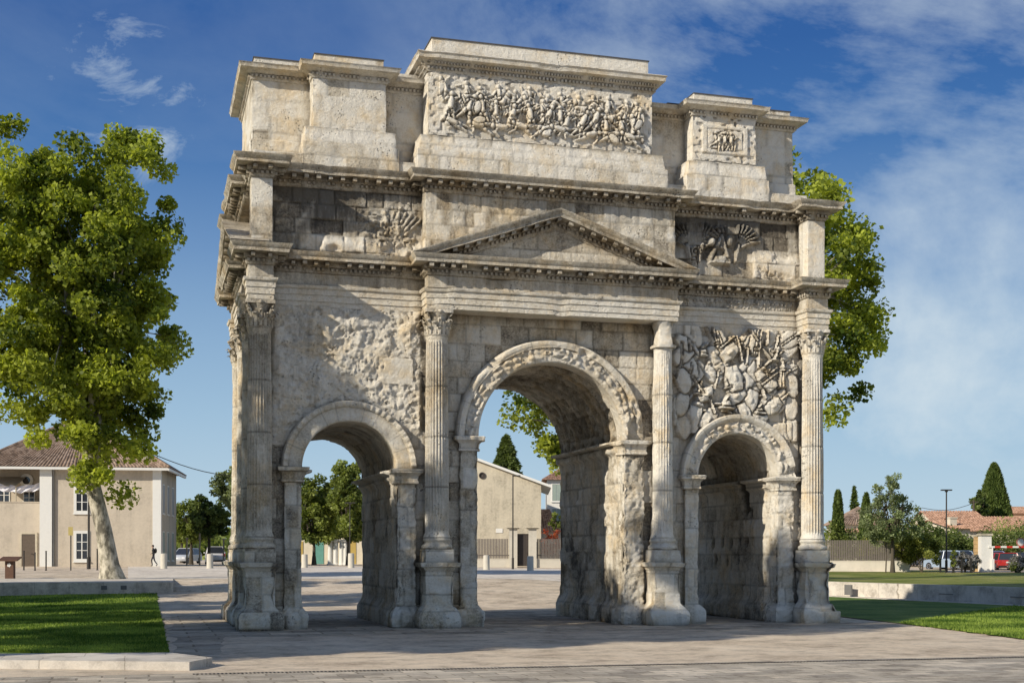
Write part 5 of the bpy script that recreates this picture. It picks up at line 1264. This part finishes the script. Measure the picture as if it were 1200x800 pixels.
def lamp(u, D, z, h, label, head='flat', r=.06):
    x, y = at(u, D); t = empty('street_lamp', (x, y, z), label, 'street lamp', rz=-YAW)
    b = MB(); b.tube([(0, 0, -.1), (0, 0, .9), (0, 0, .91), (0, 0, h)], [r*1.7, r*1.6, r, r*.8], 10); b.build('pole', M_IRON, t, 60)
    b = MB()
    if head == 'flat': b.box(-.4, .4, -.14, .14, h, h+.09); b.box(-.09, .09, -.09, .09, h-.1, h-.001)
    else: b.box(-.05, .6, -.1, .1, h, h+.1)
    b.build('lamp_head', M_IRON, t, 0); return t
lamp(104, 98, gz(104, 98), 8.6, 'tall dark lamp pole in front of the beige house windows', r=.085)
lamp(601, 105, gz(601, 105), hz(556, 105)-1.25, 'slender dark lamp pole in front of the gate, seen through the middle passage', 'side', .06)
lamp(410, 108, gz(410, 108), hz(590, 108)-1.27, 'dark lamp pole in front of the trees seen through the left passage', r=.05)
lamp(1109, 99, 1.0, hz(574, 99)-1.0, 'slim grey lamp with flat head beside the car park')
# rusty information lectern
p = pos(12, 76); le = empty('information_lectern', (p.x, p.y, .86), 'rust brown steel information lectern on the terrace at the far left', 'lectern', rz=-YAW)
M_RUST = plain('corten_steel', (.115, .06, .038), .7, .35, 6, .003)
b = MB(); b.box(-.24, .24, -.16, .16, -.05, 1.05); b.build('column', M_RUST, le, 0); b = MB(); b.add([(-.55, -.4, 1.0), (.55, -.4, 1.0), (.55, .35, 1.2), (-.55, .35, 1.2), (-.55, -.4, 1.07), (.55, -.4, 1.07), (.55, .35, 1.27), (-.55, .35, 1.27)], [(0, 3, 2, 1), (4, 5, 6, 7), (0, 1, 5, 4), (1, 2, 6, 5), (2, 3, 7, 6), (3, 0, 4, 7)]); b.build('top_plate', M_RUST, le, 0)
b = MB()
for q in range(5): a = q*1.2566; b.ellipsoid((.07*math.cos(a), -.17, .78+.07*math.sin(a)), (.045, .012, .06), 8)
b.build('emblem', M_WFRAME, le, 60)
# rails and posts by the car park
for i, u in enumerate((1102, 1117, 1127, 1138)):
    x, y = at(u, 97.5); b = MB(); b.box(-.06, .06, -.06, .06, -.1, 1.0); b.box(-.07, .07, -.07, .07, 1.001, 1.04); o = b.build('square_post', M_IRON, None, 0); o.location = (x, y, .98); o.rotation_euler = (0, 0, -YAW)
    tag(o, ('black post nearest the round bush', 'black post right of the grey lamp pole', 'third black post from the round bush', 'black post nearest the white pillar')[i], 'post', 'row of short black posts by the car park')
x, y = at(1154, 100); pw = empty('gate_pillar', (x, y, 1.0), 'tall white rendered pillar with dark cap at the car park entrance', 'pillar', rz=-YAW)
b = MB(); b.box(-.38, .38, -.38, .38, -.1, 2.75); b.build('shaft', M_WWHITE, pw, 0); b = MB(); b.box(-.46, .46, -.46, .46, 2.752, 2.9); b.build('cap', M_WGREY, pw, 0)
x, y = at(1145, 100.6); ob = empty('brick_pier', (x, y, 1.0), 'narrow ochre stone pier beside the white pillar', 'pier', rz=-YAW); b = MB()
for i in range(9): b.box(-.2-.02*(i % 2), .2+.02*(i % 2), -.2, .2, i*.3, i*.3+.285)
b.build('blocks', render_mat('ochre_stone', (.50, .34, .17), .2), ob, 0); b = MB(); b.box(-.25, .25, -.25, .25, 2.7, 2.8); b.build('cap', M_WGREY, ob, 0)
x, y = at(1160, 99.6); br = empty('barrier', (x, y, 1.0), 'red and white striped barrier arm beside the white pillar', 'barrier', rz=-YAW)
b = MB(); b.box(.1, .3, -.12, .12, -.1, 1.0); b.build('pedestal', M_WWHITE, br, 0); b = MB(); b.box(-.1, 6.2, -.05, .05, 1.83, 1.97); b.build('arm', M_WWHITE, br, 0); M_REDP = plain('red_paint', (.55, .04, .03), .5, .1)
for i in range(7): b = MB(); b.box(.35+i*.9, .8+i*.9, -.054, .054, 1.826, 1.974); b.build('red_band', M_REDP, br, 0)
b = MB(); b.tube([(.2, 0, 1.0), (.2, 0, 1.83)], .06, 8); b.build('support', M_WWHITE, br, 60)
x, y = at(1196, 98.6); rs = empty('round_sign', (x, y, 1.0), 'round pale sign at the far right above the barrier', 'sign', rz=-YAW)
b = MB(); b.lathe([(.01, 0), (.29, 0), (.29, .03), (.01, .03)], 0, 0, 24, cap=False); q = b.build('sign_face', M_WWHITE, rs, 0); q.rotation_euler = (R(90), 0, 0); q.location = (0, 0, 2.25)
b = MB(); b.lathe([(.25, 0), (.33, 0), (.33, .035), (.25, .035), (.25, 0)], 0, 0, 24, cap=False); q = b.build('sign_rim', plain('faded_red', (.5, .2, .16), .5), rs, 0); q.rotation_euler = (R(90), 0, 0); q.location = (0, -.01, 2.25)
b = MB(); b.tube([(0, .05, -.1), (0, .05, 2.5)], .035, 8); b.build('post', M_IRON, rs, 60)

# ---- cars
M_TYRE = plain('tyre_rubber', (.02, .02, .02), .8); M_RIM = plain('alloy', (.4, .4, .42), .35, .1, 4, 0, .8)
M_LR = plain('red_lens', (.45, .02, .02), .25, .1, 4, 0, 0, .6); M_LW = plain('clear_lens', (.7, .7, .72), .2, .1, 4, 0, 0, .6)
def car(u, D, z, rz, col, label, L=4.3, W=1.8, Hh=1.55, suv=True, group='cars in the car park', name='parked_car'):
    x, y = at(u, D); t = empty(name, (x, y, z), label, 'car', group, rz)
    m, n, bs = nt('car_paint'); bs.inputs['Base Color'].default_value = col+(1,); bs.inputs['Roughness'].default_value = .3; bs.inputs['Coat Weight'].default_value = .6
    tn = tex(n, 'Noise', 1.2, opos(n)).outputs[0]; n.links.new(mixc(n, tuple(q*.85 for q in col), tuple(min(1, q*1.1) for q in col), tn), bs.inputs['Base Color'])
    # side outline (x along the length, front +x), lofted across the width with tumblehome
    h = Hh; low = [(-L/2+.05, .3), (-L/2, .55), (-L/2+.02, .85), (-L/2+.12, h*.62), (L*.22, h*.60), (L/2-.25, h*.53), (L/2-.02, .62), (L/2, .4), (L/2-.1, .26), (-L/2+.15, .26)]
    b = MB(); ws = [(-W/2, .0, .93), (-W/2+.06, 1, 1), (W/2-.06, 1, 1), (W/2, 0, .93)]; o = 0
    for (yy, _, s) in ws:
        for px, pz in low: b.v.append((px*(.985 if s < 1 else 1), yy, .26+(pz-.26)*s))
    k = len(low)
    for i in range(3):
        for j in range(k): b.f.append((i*k+j, i*k+(j+1) % k, (i+1)*k+(j+1) % k, (i+1)*k+j)); b.m.append(0)
    b.f += [tuple(range(k)), tuple(range(3*k, 4*k))[::-1]]; b.m += [0, 0]
    b.build('body', m, t, 40)
    c = [(-L/2+.14, h*.60), (-L/2+.38 if suv else -L/2+.9, h*.96), (-L*.1, h), (L*.08, h*.985), (L*.26, h*.6)]
    def cab(name, ins, mat, dz=0, shr=0):
        b = MB()
        for yy, s in ((-W/2+.08+ins, 0), (-W/2+.22+ins, 1), (W/2-.22-ins, 1), (W/2-.08-ins, 0)): pass
        for side in (-1, 1):
            for px, pz in c:
                q = (pz-h*.6)/(h*.4); b.v.append((px*(1-shr), side*(W/2-.07-.17*q-ins), pz+dz*q))
        n = len(c); b.f += [tuple(range(n)), tuple(range(n, 2*n))[::-1]]+[(i, i+1, n+i+1, n+i) for i in range(n-1)]+[(n-1, 0, n, 2*n-1)]; b.m = [0]*len(b.f)
        return b.build(name, mat, t, 20)
    cab('windows', 0, M_GLASS)
    b = MB(); q = W/2-.26; b.box(-L*.37 if suv else -L*.25, L*.10, -q, q, h*.985, h+.03)
    for side in (-1, 1):
        for px0, px1 in ((c[0][0], c[1][0]), (-L*.03, -L*.03), (c[4][0], c[3][0])):
            b.tube([(px0, side*(W/2-.06), h*.60), (px1, side*(W/2-.235), h*.98)], .045, 6)
        b.tube([(c[1][0], side*(W/2-.235), h*.97), (c[2][0], side*(W/2-.235), h*1.0), (c[3][0], side*(W/2-.235), h*.99)], .04, 6)
    b.build('roof', m, t, 40)
    for sx in (-1, 1):
        for sy in (-1, 1):
            b = MB(); b.lathe([(.2, -.11), (.31, -.11), (.33, -.07), (.33, .07), (.31, .11), (.2, .11)], 0, 0, 20); w_ = b.build('wheel', M_TYRE, t, 40); w_.rotation_euler = (R(90), 0, 0); w_.location = (sx*L*.31, sy*(W/2-.1), .33)
            b = MB(); b.lathe([(.02, .0), (.08, .02), (.2, -.01), (.21, .0)], 0, 0, 12, cap=False); ri = b.build('rim', M_RIM, w_, 40); ri.location = (0, 0, -sy*.115)
    for sy in (-1, 1):
        b = MB(); b.box(-L/2-.02, -L/2+.12, sy*(W/2-.13)-.1, sy*(W/2-.13)+.1, h*.45, h*.62); b.build('tail_light', M_LR, t, 0)
        b = MB(); b.box(L/2-.22, L/2-.0, sy*(W/2-.25)-.17, sy*(W/2-.25)+.17, .52, .68); b.build('headlight', M_LW, t, 0)
        b = MB(); b.ellipsoid((L*.2, sy*(W/2+.07), h*.66), (.07, .1, .07), 8); b.build('wing_mirror', m, t, 60)
    b = MB(); b.box(-L/2-.03, -L/2+.02, -.26, .26, .62, .74); b.build('number_plate', M_WWHITE, t, 0)
    b = MB(); b.box(-L/2-.05, -L/2+.1, -W/2+.06, W/2-.06, .28, .42); b.build('bumper', M_TYRE, t, 0)
    return t
FZ = -YAW+R(90)
car(1175.5, 107, 1.03, FZ+R(-6), (.42, .025, .02), 'red hatchback seen from behind beside the white pillar', suv=True, Hh=1.42, L=4.0)
car(1192, 113, 1.03, FZ+R(-12), (.05, .07, .11), 'dark blue car behind the red one at the far right', Hh=1.45)
car(1112, 108, 1.03, FZ+R(28), (.30, .38, .48), 'light blue car parked behind the round bush', Hh=1.6)
car(1134, 113, 1.03, FZ+R(8), (.06, .07, .09), 'dark car half hidden behind the lavender bushes', Hh=1.6)
car(1157, 116, 1.03, FZ+R(4), (.20, .24, .42), 'violet blue car behind the white pillar', Hh=1.6)
car(252, 128, 1.3, FZ+R(15), (.72, .72, .73), 'white car parked in the street left of the arch', Hh=1.7, group='cars in the street')
car(218, 140, 1.3, FZ+R(170), (.5, .52, .55), 'silver car far down the street beside the beige house', Hh=1.6, group='cars in the street')

# ---- houses on the right
def house(u, D, z, W_, Dp_, ze, zr, rz, wall, roof_, label, gable=True, wins=(), chim=None):
    x, y = at(u, D); t = empty('house', (x, y, z), label, 'house', rz=-YAW+R(rz))
    b = MB()
    if gable:
        b.prism([(0, -.4), (Dp_, -.4), (Dp_, ze), (Dp_/2, zr-.1), (0, ze)], 'x', 0, W_); b.build('wall', wall, t, 0)
        b = MB(); tiled_slope(b, (-.4, -.4, ze-.05), (W_+.4, -.4, ze-.05), (W_+.4, Dp_/2, zr+.05), (-.4, Dp_/2, zr+.05)); tiled_slope(b, (W_+.4, Dp_+.4, ze-.05), (-.4, Dp_+.4, ze-.05), (-.4, Dp_/2, zr+.05), (W_+.4, Dp_/2, zr+.05))
    else:
        b.box(0, W_, 0, Dp_, -.4, ze); b.build('wall', wall, t, 0); b = MB(); h = min(W_, Dp_)/2; e = .5
        A, B_, C_, D_ = (-e, -e, ze), (W_+e, -e, ze), (W_+e, Dp_+e, ze), (-e, Dp_+e, ze); r1, r2 = (h, Dp_/2, zr), (W_-h, Dp_/2, zr)
        tiled_slope(b, A, B_, r2, r1); tiled_slope(b, C_, D_, r1, r2); tiled_slope(b, B_, C_, r2, (r2[0], r2[1]+.01, zr)); tiled_slope(b, D_, A, r1, (r1[0], r1[1]-.01, zr))
    rf = b.build('roof', roof_, t, 0)
    for (wx, wz, ww, wh) in wins: window(t, wx, 0, wz, ww, wh, False, True)
    if chim:
        b = MB(); b.box(chim[0]-.35, chim[0]+.35, chim[1]-.3, chim[1]+.3, ze, chim[2]); b.box(chim[0]-.42, chim[0]+.42, chim[1]-.37, chim[1]+.37, chim[2]+.001, chim[2]+.12); b.build('chimney', wall, rf, 0)
    return t
house(984, 140, 1.2, 5.5, 6, hz(614, 140)-1.2, hz(592, 140)-1.2, 0, M_WCREAM, M_TILEP, 'small cream house with brown tiled hip roof behind the slatted fence', False)
house(992, 128, 1.2, 5.0, 4, hz(622, 128)-1.2, hz(619, 128)-1.2, 0, M_WCREAM, M_TILE, 'low cream annexe just above the slatted fence', True)
house(1096, 136, 1.2, 5.2, 8, hz(611, 136)-1.2, hz(597, 136)-1.2, 0, M_WCREAM, M_TILE, 'cream house with orange tiled roof behind the lamp', True)
house(1118, 126, 1.2, 1.7, 9, hz(618, 126)-1.2, hz(608, 126)-1.2, 90-78, M_WCREAM, M_TILE, 'pale gable end with small chimney left of the white pillar', True, chim=(.7, 1.6, hz(606, 126)-1.2))
house(1131, 131, 1.2, 11, 9, hz(621, 131)-1.2, hz(603.5, 131)-1.2, 0, M_WCREAM, M_TILE, 'long low house with orange tiled roof above the hedges', True, wins=((2.0, .9, 1.0, 1.2), (5.0, .9, 1.0, 1.2)))
house(1186, 175, 1.2, 8, 8, hz(600, 175)-1.2, hz(592, 175)-1.2, 0, render_mat('orange_render', (.6, .38, .24)), M_TILE, 'orange house at the foot of the green hill at far right', True)
# white columns and wall seen through the left passage
for i, u in enumerate((387, 393.5, 400.5, 405)):
    x, y = at(u, 122); b = MB(); b.lathe([(.33, -.2), (.33, .1), (.24, .14), (.21, 2.1), (.3, 2.2), (.3, 2.35)], 0, 0, 14); o = b.build('white_column', M_WWHITE, None, 40); o.location = (x, y, 1.3)
    tag(o, ('leftmost', 'second from left', 'third from left', 'rightmost')[i]+' of four short white columns under the trees in the left passage', 'column', 'short white columns under the trees')
x, y = at(330, 135); st = empty('shop_front', (x, y, 1.3), 'pale low building with green and ochre doors under the trees of the left passage', 'building', rz=-YAW)
b = MB(); b.box(0, 11, 0, 6, -.3, 3.2); b.build('wall', M_WCREAM, st, 0); b = MB(); tiled_slope(b, (-.4, -.4, 3.2), (11.4, -.4, 3.2), (11.4, 3, 4.4), (-.4, 3, 4.4)); b.build('roof', M_TILEP, st, 0)
for i, (xx, c) in enumerate(((1.2, (.45, .33, .1)), (3.3, (.12, .3, .26)), (6.6, (.45, .33, .1)), (8.6, (.12, .32, .28)))): b = MB(); b.box(xx, xx+1.0, -.05, -.004, 0, 2.3); b.build('door', plain('door_paint', c, .6), st, 0)
# wooden street posts and planting by the street
for i, u in enumerate((219, 234, 262)):
    x, y = at(u, 112+i*3); b = MB(); b.tube([(0, 0, -.1), (0, 0, 2.3+.5*(i == 1))], .07, 8); b.lathe([(.08, 2.25), (.13, 2.27), (.13, 2.35), (.05, 2.38)], 0, 0, 10); o = b.build('wooden_post', plain('grey_timber', (.28, .24, .18), .8, .3), None, 60); o.location = (x, y, 1.3)
    tag(o, ('weathered timber post under the small street tree', 'tallest timber post beside the street', 'timber post nearest the arch')[i], 'post', 'timber posts along the street')

# ---- background trees
def rtree(u, D, z, top_v, width_px, bot_v, label, mat, seed, n=60, nper=150, size=.24, right=False, group=None, name='street_tree', rc=None, tr=.16, xy=None, shell=.3):
    k = D/F_PX; H = hz(top_v, D)-z; hb = hz(bot_v, D)-z; rz = (H-hb)/2; rx = width_px*k/2
    return tree(name, u, D, z, label, 'tree', [(0, 0, hb+rz, rx*.85, rx*.85, rz*.88), (rx*.2, 0, hb+rz*.7, rx*.75, rx*.7, rz*.6)], max(.8, hb), tr, n, rc or rx*.28, nper, size, mat, M_DBARK, seed, group, shell=shell)
rtree(224, 128, 1.3, 582, 60, 636, 'small round green street tree left of the arch', M_LMID, 61, group='street trees left of the arch'); rtree(245, 122, 1.3, 575, 50, 634, 'dark street tree close to the left end of the arch', M_LDARK, 62, group='street trees left of the arch', n=80)
rtree(277, 112, 1.3, 545, 62, 600, 'tall olive green tree partly behind the left end of the arch', M_LGREY, 63, 80, 150, .26)
rtree(213, 150, 1.3, 606, 34, 636, 'small distant tree at the end of the street', M_LMID, 64, 30, 120)
rtree(368, 122, 1.3, 552, 64, 640, 'bushy dark green tree at the left of the left passage', M_LMID, 65, 100, 170, .26, group='trees seen through the left passage')
rtree(408, 118, 1.3, 533, 54, 640, 'tallest tree seen through the left passage', M_LMID, 66, 110, 170, .26, group='trees seen through the left passage')
rtree(390, 130, 1.3, 560, 60, 640, 'dark tree behind the others in the left passage', M_LDARK, 67, 60, 150, .26, group='trees seen through the left passage')
for i, u in enumerate((340, 362, 384, 440)): bush('hedge', u, 140, 1.3, 2.2, 2.2, ('hedge at far left of the left passage', 'low green hedge behind the left trunks', 'low hedge behind the white columns', 'hedge hidden by the right jamb of the left passage')[i], 'hedge', M_LMID, 70+i, 1500, .25)
cone_tree('conifer', 593, 137, 1.3, hz(511, 137)-1.3, 5.6, 'dark blue green conifer behind the gabled building', 'tree', M_LDARK, 71, 15000, .5, .85, 8)
bush('flowering_bush', 646, 114, 1.3, 1.1, hz(613, 114)-1.3, 'bush with orange red flowers behind the fence right of the gate', 'bush', blade_mat('red_flowers', (.30, .04, .015), (.55, .14, .05), .2), 72, 2000, .12)
rtree(652, 116, 1.3, 598, 22, 622, 'small green shrub above the red flowers', M_LMID, 73, 16, 100, .16)
# right side
t_ = tree('young_tree', 1046, 97, .98, 'young airy tree with slender dark trunk beyond the right lawn', 'tree', [(-.1, 0, 4.0, 2.3, 2.0, 1.7), (-.1, 0, 5.7, 1.5, 1.4, 1.4), (1.2, 0, 3.5, 1.5, 1.4, 1.1), (-1.2, 0, 3.4, 1.3, 1.2, 1.3), (.1, 0, 6.8, .7, .7, .7)], 2.3, .13, 120, .42, 100, .15, M_LGREY, M_DBARK, 81, shell=.2)
b = MB(); b.tube([(0, 0, 0), (.05, 0, 1.2), (0, 0, 2.6)], [.05, .045, .03], 6); o = b.build('stake', M_DBARK, None, 60); o.location = pos(1038, 97, True); tag(o, 'thin upright stake left of the young tree', 'stake')
bush('round_bush', 1081, 98, .98, 1.5, hz(619, 98)-.98, 'large rounded dark green bush right of the young tree', 'bush', blade_mat('bush_leaves', (.06, .085, .018), (.30, .32, .08), .38), 82, 9000, .13)
bush('round_bush', 1063, 99.5, .98, 1.2, hz(622, 99)-.98, 'yellow green bush behind the young tree trunk', 'bush', blade_mat('yellow_green_leaves', (.08, .1, .02), (.28, .28, .06), .35), 83, 5000, .13)
bush('round_bush', 1025, 102.5, 1.0, 1.6, hz(621, 102)-1, 'yellow green shrub just above the slatted fence', 'bush', bpy.data.materials['yellow_green_leaves'], 84, 4000, .13)
bush('small_bush', 1118, 97.5, .98, .35, hz(640, 97)-.98, 'small clipped bush beside the lamp pole', 'bush', M_LMID, 85, 1500, .09)
M_LAV = blade_mat('lavender', (.12, .12, .10), (.38, .36, .36), .2)
for i, (u, w_, v_) in enumerate(((1131, .8, 645), (1141, .7, 648), (1194, .9, 649), (1191, .6, 657))):
    bush('lavender_bush', u, 98.3-.7*(i > 1), .98, w_, hz(v_, 98)-.98, ('grey lavender bush between the black posts', 'grey lavender bush at the foot of the white pillar', 'tall grey lavender bush at the far right edge', 'low clipped green bush in front of the red car')[i], 'bush', M_LAV if i < 3 else M_LMID, 86+i, 3000, .1)
for i, (u, D, w_, v_) in enumerate(((1070, 118, 3.2, 606), (1095, 116, 2.6, 617), (1112, 119, 3.0, 619), (1140, 118, 3.0, 622), (1165, 120, 3.2, 618), (1190, 120, 3.6, 612), (1205, 124, 4, 604), (1010, 118, 3, 616), (975, 118, 2.6, 610), (1040, 119, 3, 615))):
    bush('hedge', u, D, 1.1, w_, hz(v_, D)-1.1, ('tall dark hedge behind the round bush', 'hedge left of the lamp', 'hedge behind the lamp pole', 'hedge left of the white pillar', 'hedge above the barrier', 'hedge at the right above the red car', 'tallest hedge at the far right edge', 'hedge above the slatted fence', 'hedge beside the arch at the fence', 'hedge behind the young tree')[i], 'hedge', (M_LMID, M_LDARK)[i % 2], 100+i, 3500, .2)
cone_tree('cypress', 982, 118, 1.1, hz(574, 118)-1.1, .75, 'slim columnar cypress just right of the arch', 'tree', M_LCYP2, 91, 6000, .22, .35)
cone_tree('conifer', 1001, 150, 1.1, hz(569, 150)-1.1, 1.5, 'pale open conifer behind the small cream house', 'tree', M_LCYP2, 92, 2200, .35, .8, 8)
cone_tree('cypress', 1015, 125, 1.1, hz(577, 125)-1.1, 1.0, 'green cypress partly behind the young tree', 'tree', M_LCYP2, 93, 5000, .24, .5)
cone_tree('cypress', 1165, 150, 1.1, hz(543, 150)-1.1, 2.95, 'large broad cone shaped cypress above the tiled roofs', 'tree', M_LCYP2, 94, 26000, .36, .62)
rtree(1149, 146, 1.1, 573, 26, 612, 'dark tree at the left foot of the large cypress', M_LDARK, 95, 36, 130, .26)
b = MB(); x, y = at(1141, 140); b.tube([(x, y, 1), (x, y, hz(585, 140))], [.16, .1], 8); b.box(x-.5, x+.5, y-.05, y+.05, hz(588, 140), hz(588, 140)+.12); up_ = b.build('utility_pole', M_DBARK, None, 40); tag(up_, 'wooden utility pole left of the large cypress', 'pole')
x2, y2 = at(1080, 150); b = MB(); p0 = Vector((x, y, hz(588.5, 140))); p1 = Vector((x2, y2, hz(594, 150))); b.tube([p0.lerp(p1, t/8)+Vector((0, 0, -.5*math.sin(math.pi*t/8))) for t in range(9)], .03, 5); tag(b.build('overhead_wire', M_IRON, None, 60), 'wire running left from the utility pole above the tiled roofs', 'wire')
# far off wood: one mass behind everything
r_ = random.Random(4); C = []; Rr = []
for i in range(520):
    u = r_.uniform(-150, 1500); D = r_.uniform(230, 330); x, y = at(u, D); v = 634-6*noise(u/60., 0, 0, 3)-(26 if u > 1165 else 0)*min(1, (u-1165)/40 if u > 1165 else 0)
    h = hz(float(v), D)
    for k in range(2): C.append((x, y, max(1.5, h-1.5-k*4+r_.uniform(-1, 1)))); Rr.append(4.0)
tag(leaf_cloud('distant_wood', C, Rr, 60, 1.5, M_LMID, 5), 'far off wood along the horizon behind the houses', 'wood', kind='stuff')

# ---- person walking
def person(u, D, z, label):
    x, y = at(u, D); me = bpy.data.meshes.new('person')
    J = {'pel': (0, 0, .95, .125, .10), 'wai': (.0, 0, 1.1, .12, .095), 'che': (-.02, 0, 1.32, .15, .11), 'nek': (-.04, 0, 1.47, .055, .055), 'hed': (-.07, 0, 1.56, .075, .075), 'hd2': (-.075, 0, 1.66, .09, .085), 'top': (-.07, 0, 1.73, .06, .06),
         'hl': (0, .09, .92, .085, .085), 'kl': (-.17, .09, .52, .06, .06), 'al': (-.10, .09, .10, .04, .04), 'tl': (-.24, .09, .04, .035, .03), 'hr': (0, -.09, .92, .085, .085), 'kr': (.07, -.09, .50, .06, .06), 'ar': (.30, -.09, .16, .04, .04), 'tr': (.19, -.09, .05, .035, .03),
         'sl': (-.02, .18, 1.40, .055, .055), 'el': (.10, .22, 1.13, .045, .045), 'wl': (-.08, .2, .93, .032, .032), 'fl': (-.15, .2, .90, .03, .02), 'sr': (-.02, -.18, 1.40, .055, .055), 'er': (-.02, -.23, 1.12, .045, .045), 'wr': (-.2, -.2, 1.0, .032, .032), 'fr': (-.27, -.2, .99, .03, .02)}
    E_ = [('pel', 'wai'), ('wai', 'che'), ('che', 'nek'), ('nek', 'hed'), ('hed', 'hd2'), ('hd2', 'top'), ('pel', 'hl'), ('hl', 'kl'), ('kl', 'al'), ('al', 'tl'), ('pel', 'hr'), ('hr', 'kr'), ('kr', 'ar'), ('ar', 'tr'), ('che', 'sl'), ('sl', 'el'), ('el', 'wl'), ('wl', 'fl'), ('che', 'sr'), ('sr', 'er'), ('er', 'wr'), ('wr', 'fr')]
    ks = list(J); me.from_pydata([J[k][:3] for k in ks], [(ks.index(a), ks.index(b)) for a, b in E_], []); o = bpy.data.objects.new('person', me); COL.objects.link(o)
    sk = o.modifiers.new('s', 'SKIN'); 
    for i, k in enumerate(ks): me.skin_vertices[0].data[i].radius = J[k][3:5]; me.skin_vertices[0].data[i].use_root = (k == 'pel')
    ss = o.modifiers.new('d', 'SUBSURF'); ss.levels = ss.render_levels = 2
    dg = bpy.context.evaluated_depsgraph_get(); me2 = bpy.data.meshes.new_from_object(o.evaluated_get(dg)); o.modifiers.clear(); o.data = me2
    mats = [plain('dark_coat', (.035, .035, .04), .8, .3), plain('dark_trousers', (.03, .032, .045), .8, .3), plain('skin', (.42, .27, .2), .6, .1), plain('shoes', (.03, .02, .015), .5)]
    for m in mats: me2.materials.append(m)
    for p in me2.polygons:
        c = p.center; p.material_index = 2 if (c.z > 1.5 or (c.x < -.12 and .85 < c.z < 1.05 and abs(c.y) > .15)) else (0 if c.z > .9 else (1 if c.z > .12 else 3)); p.use_smooth = True
    o.location = (x, y, z); o.rotation_euler = (0, 0, -YAW+R(10)); tag(o, label, 'person')
    b = MB(); b.ellipsoid((-.05, 0, 1.67), (.10, .10, .095), 12); hr = b.build('hair', plain('dark_hair', (.03, .022, .016), .7), o, 60)
    b = MB(); b.ellipsoid((.15, 0, 1.28), (.12, .16, .22), 12); b.tube([(.06, .12, 1.42), (-.12, .12, 1.36), (-.08, .13, 1.12), (.06, .13, 1.1)], .02, 6); b.tube([(.06, -.12, 1.42), (-.12, -.12, 1.36), (-.08, -.13, 1.12), (.06, -.13, 1.1)], .02, 6); b.build('backpack', plain('black_backpack', (.02, .02, .022), .7), o, 60)
    b = MB(); b.ellipsoid((-.165, 0, 1.63), (.018, .014, .025), 8); b.build('nose', mats[2], o, 60)
    for sy in (-1, 1): b = MB(); b.ellipsoid((-.152, sy*.035, 1.655), (.01, .013, .009), 6); b.build('eye', plain('eye_dark', (.05, .04, .03), .3), o, 60)
    return o
person(180, 107, float(G(*at(180, 107))), 'person in dark clothes with a backpack walking past the corner of the beige house')
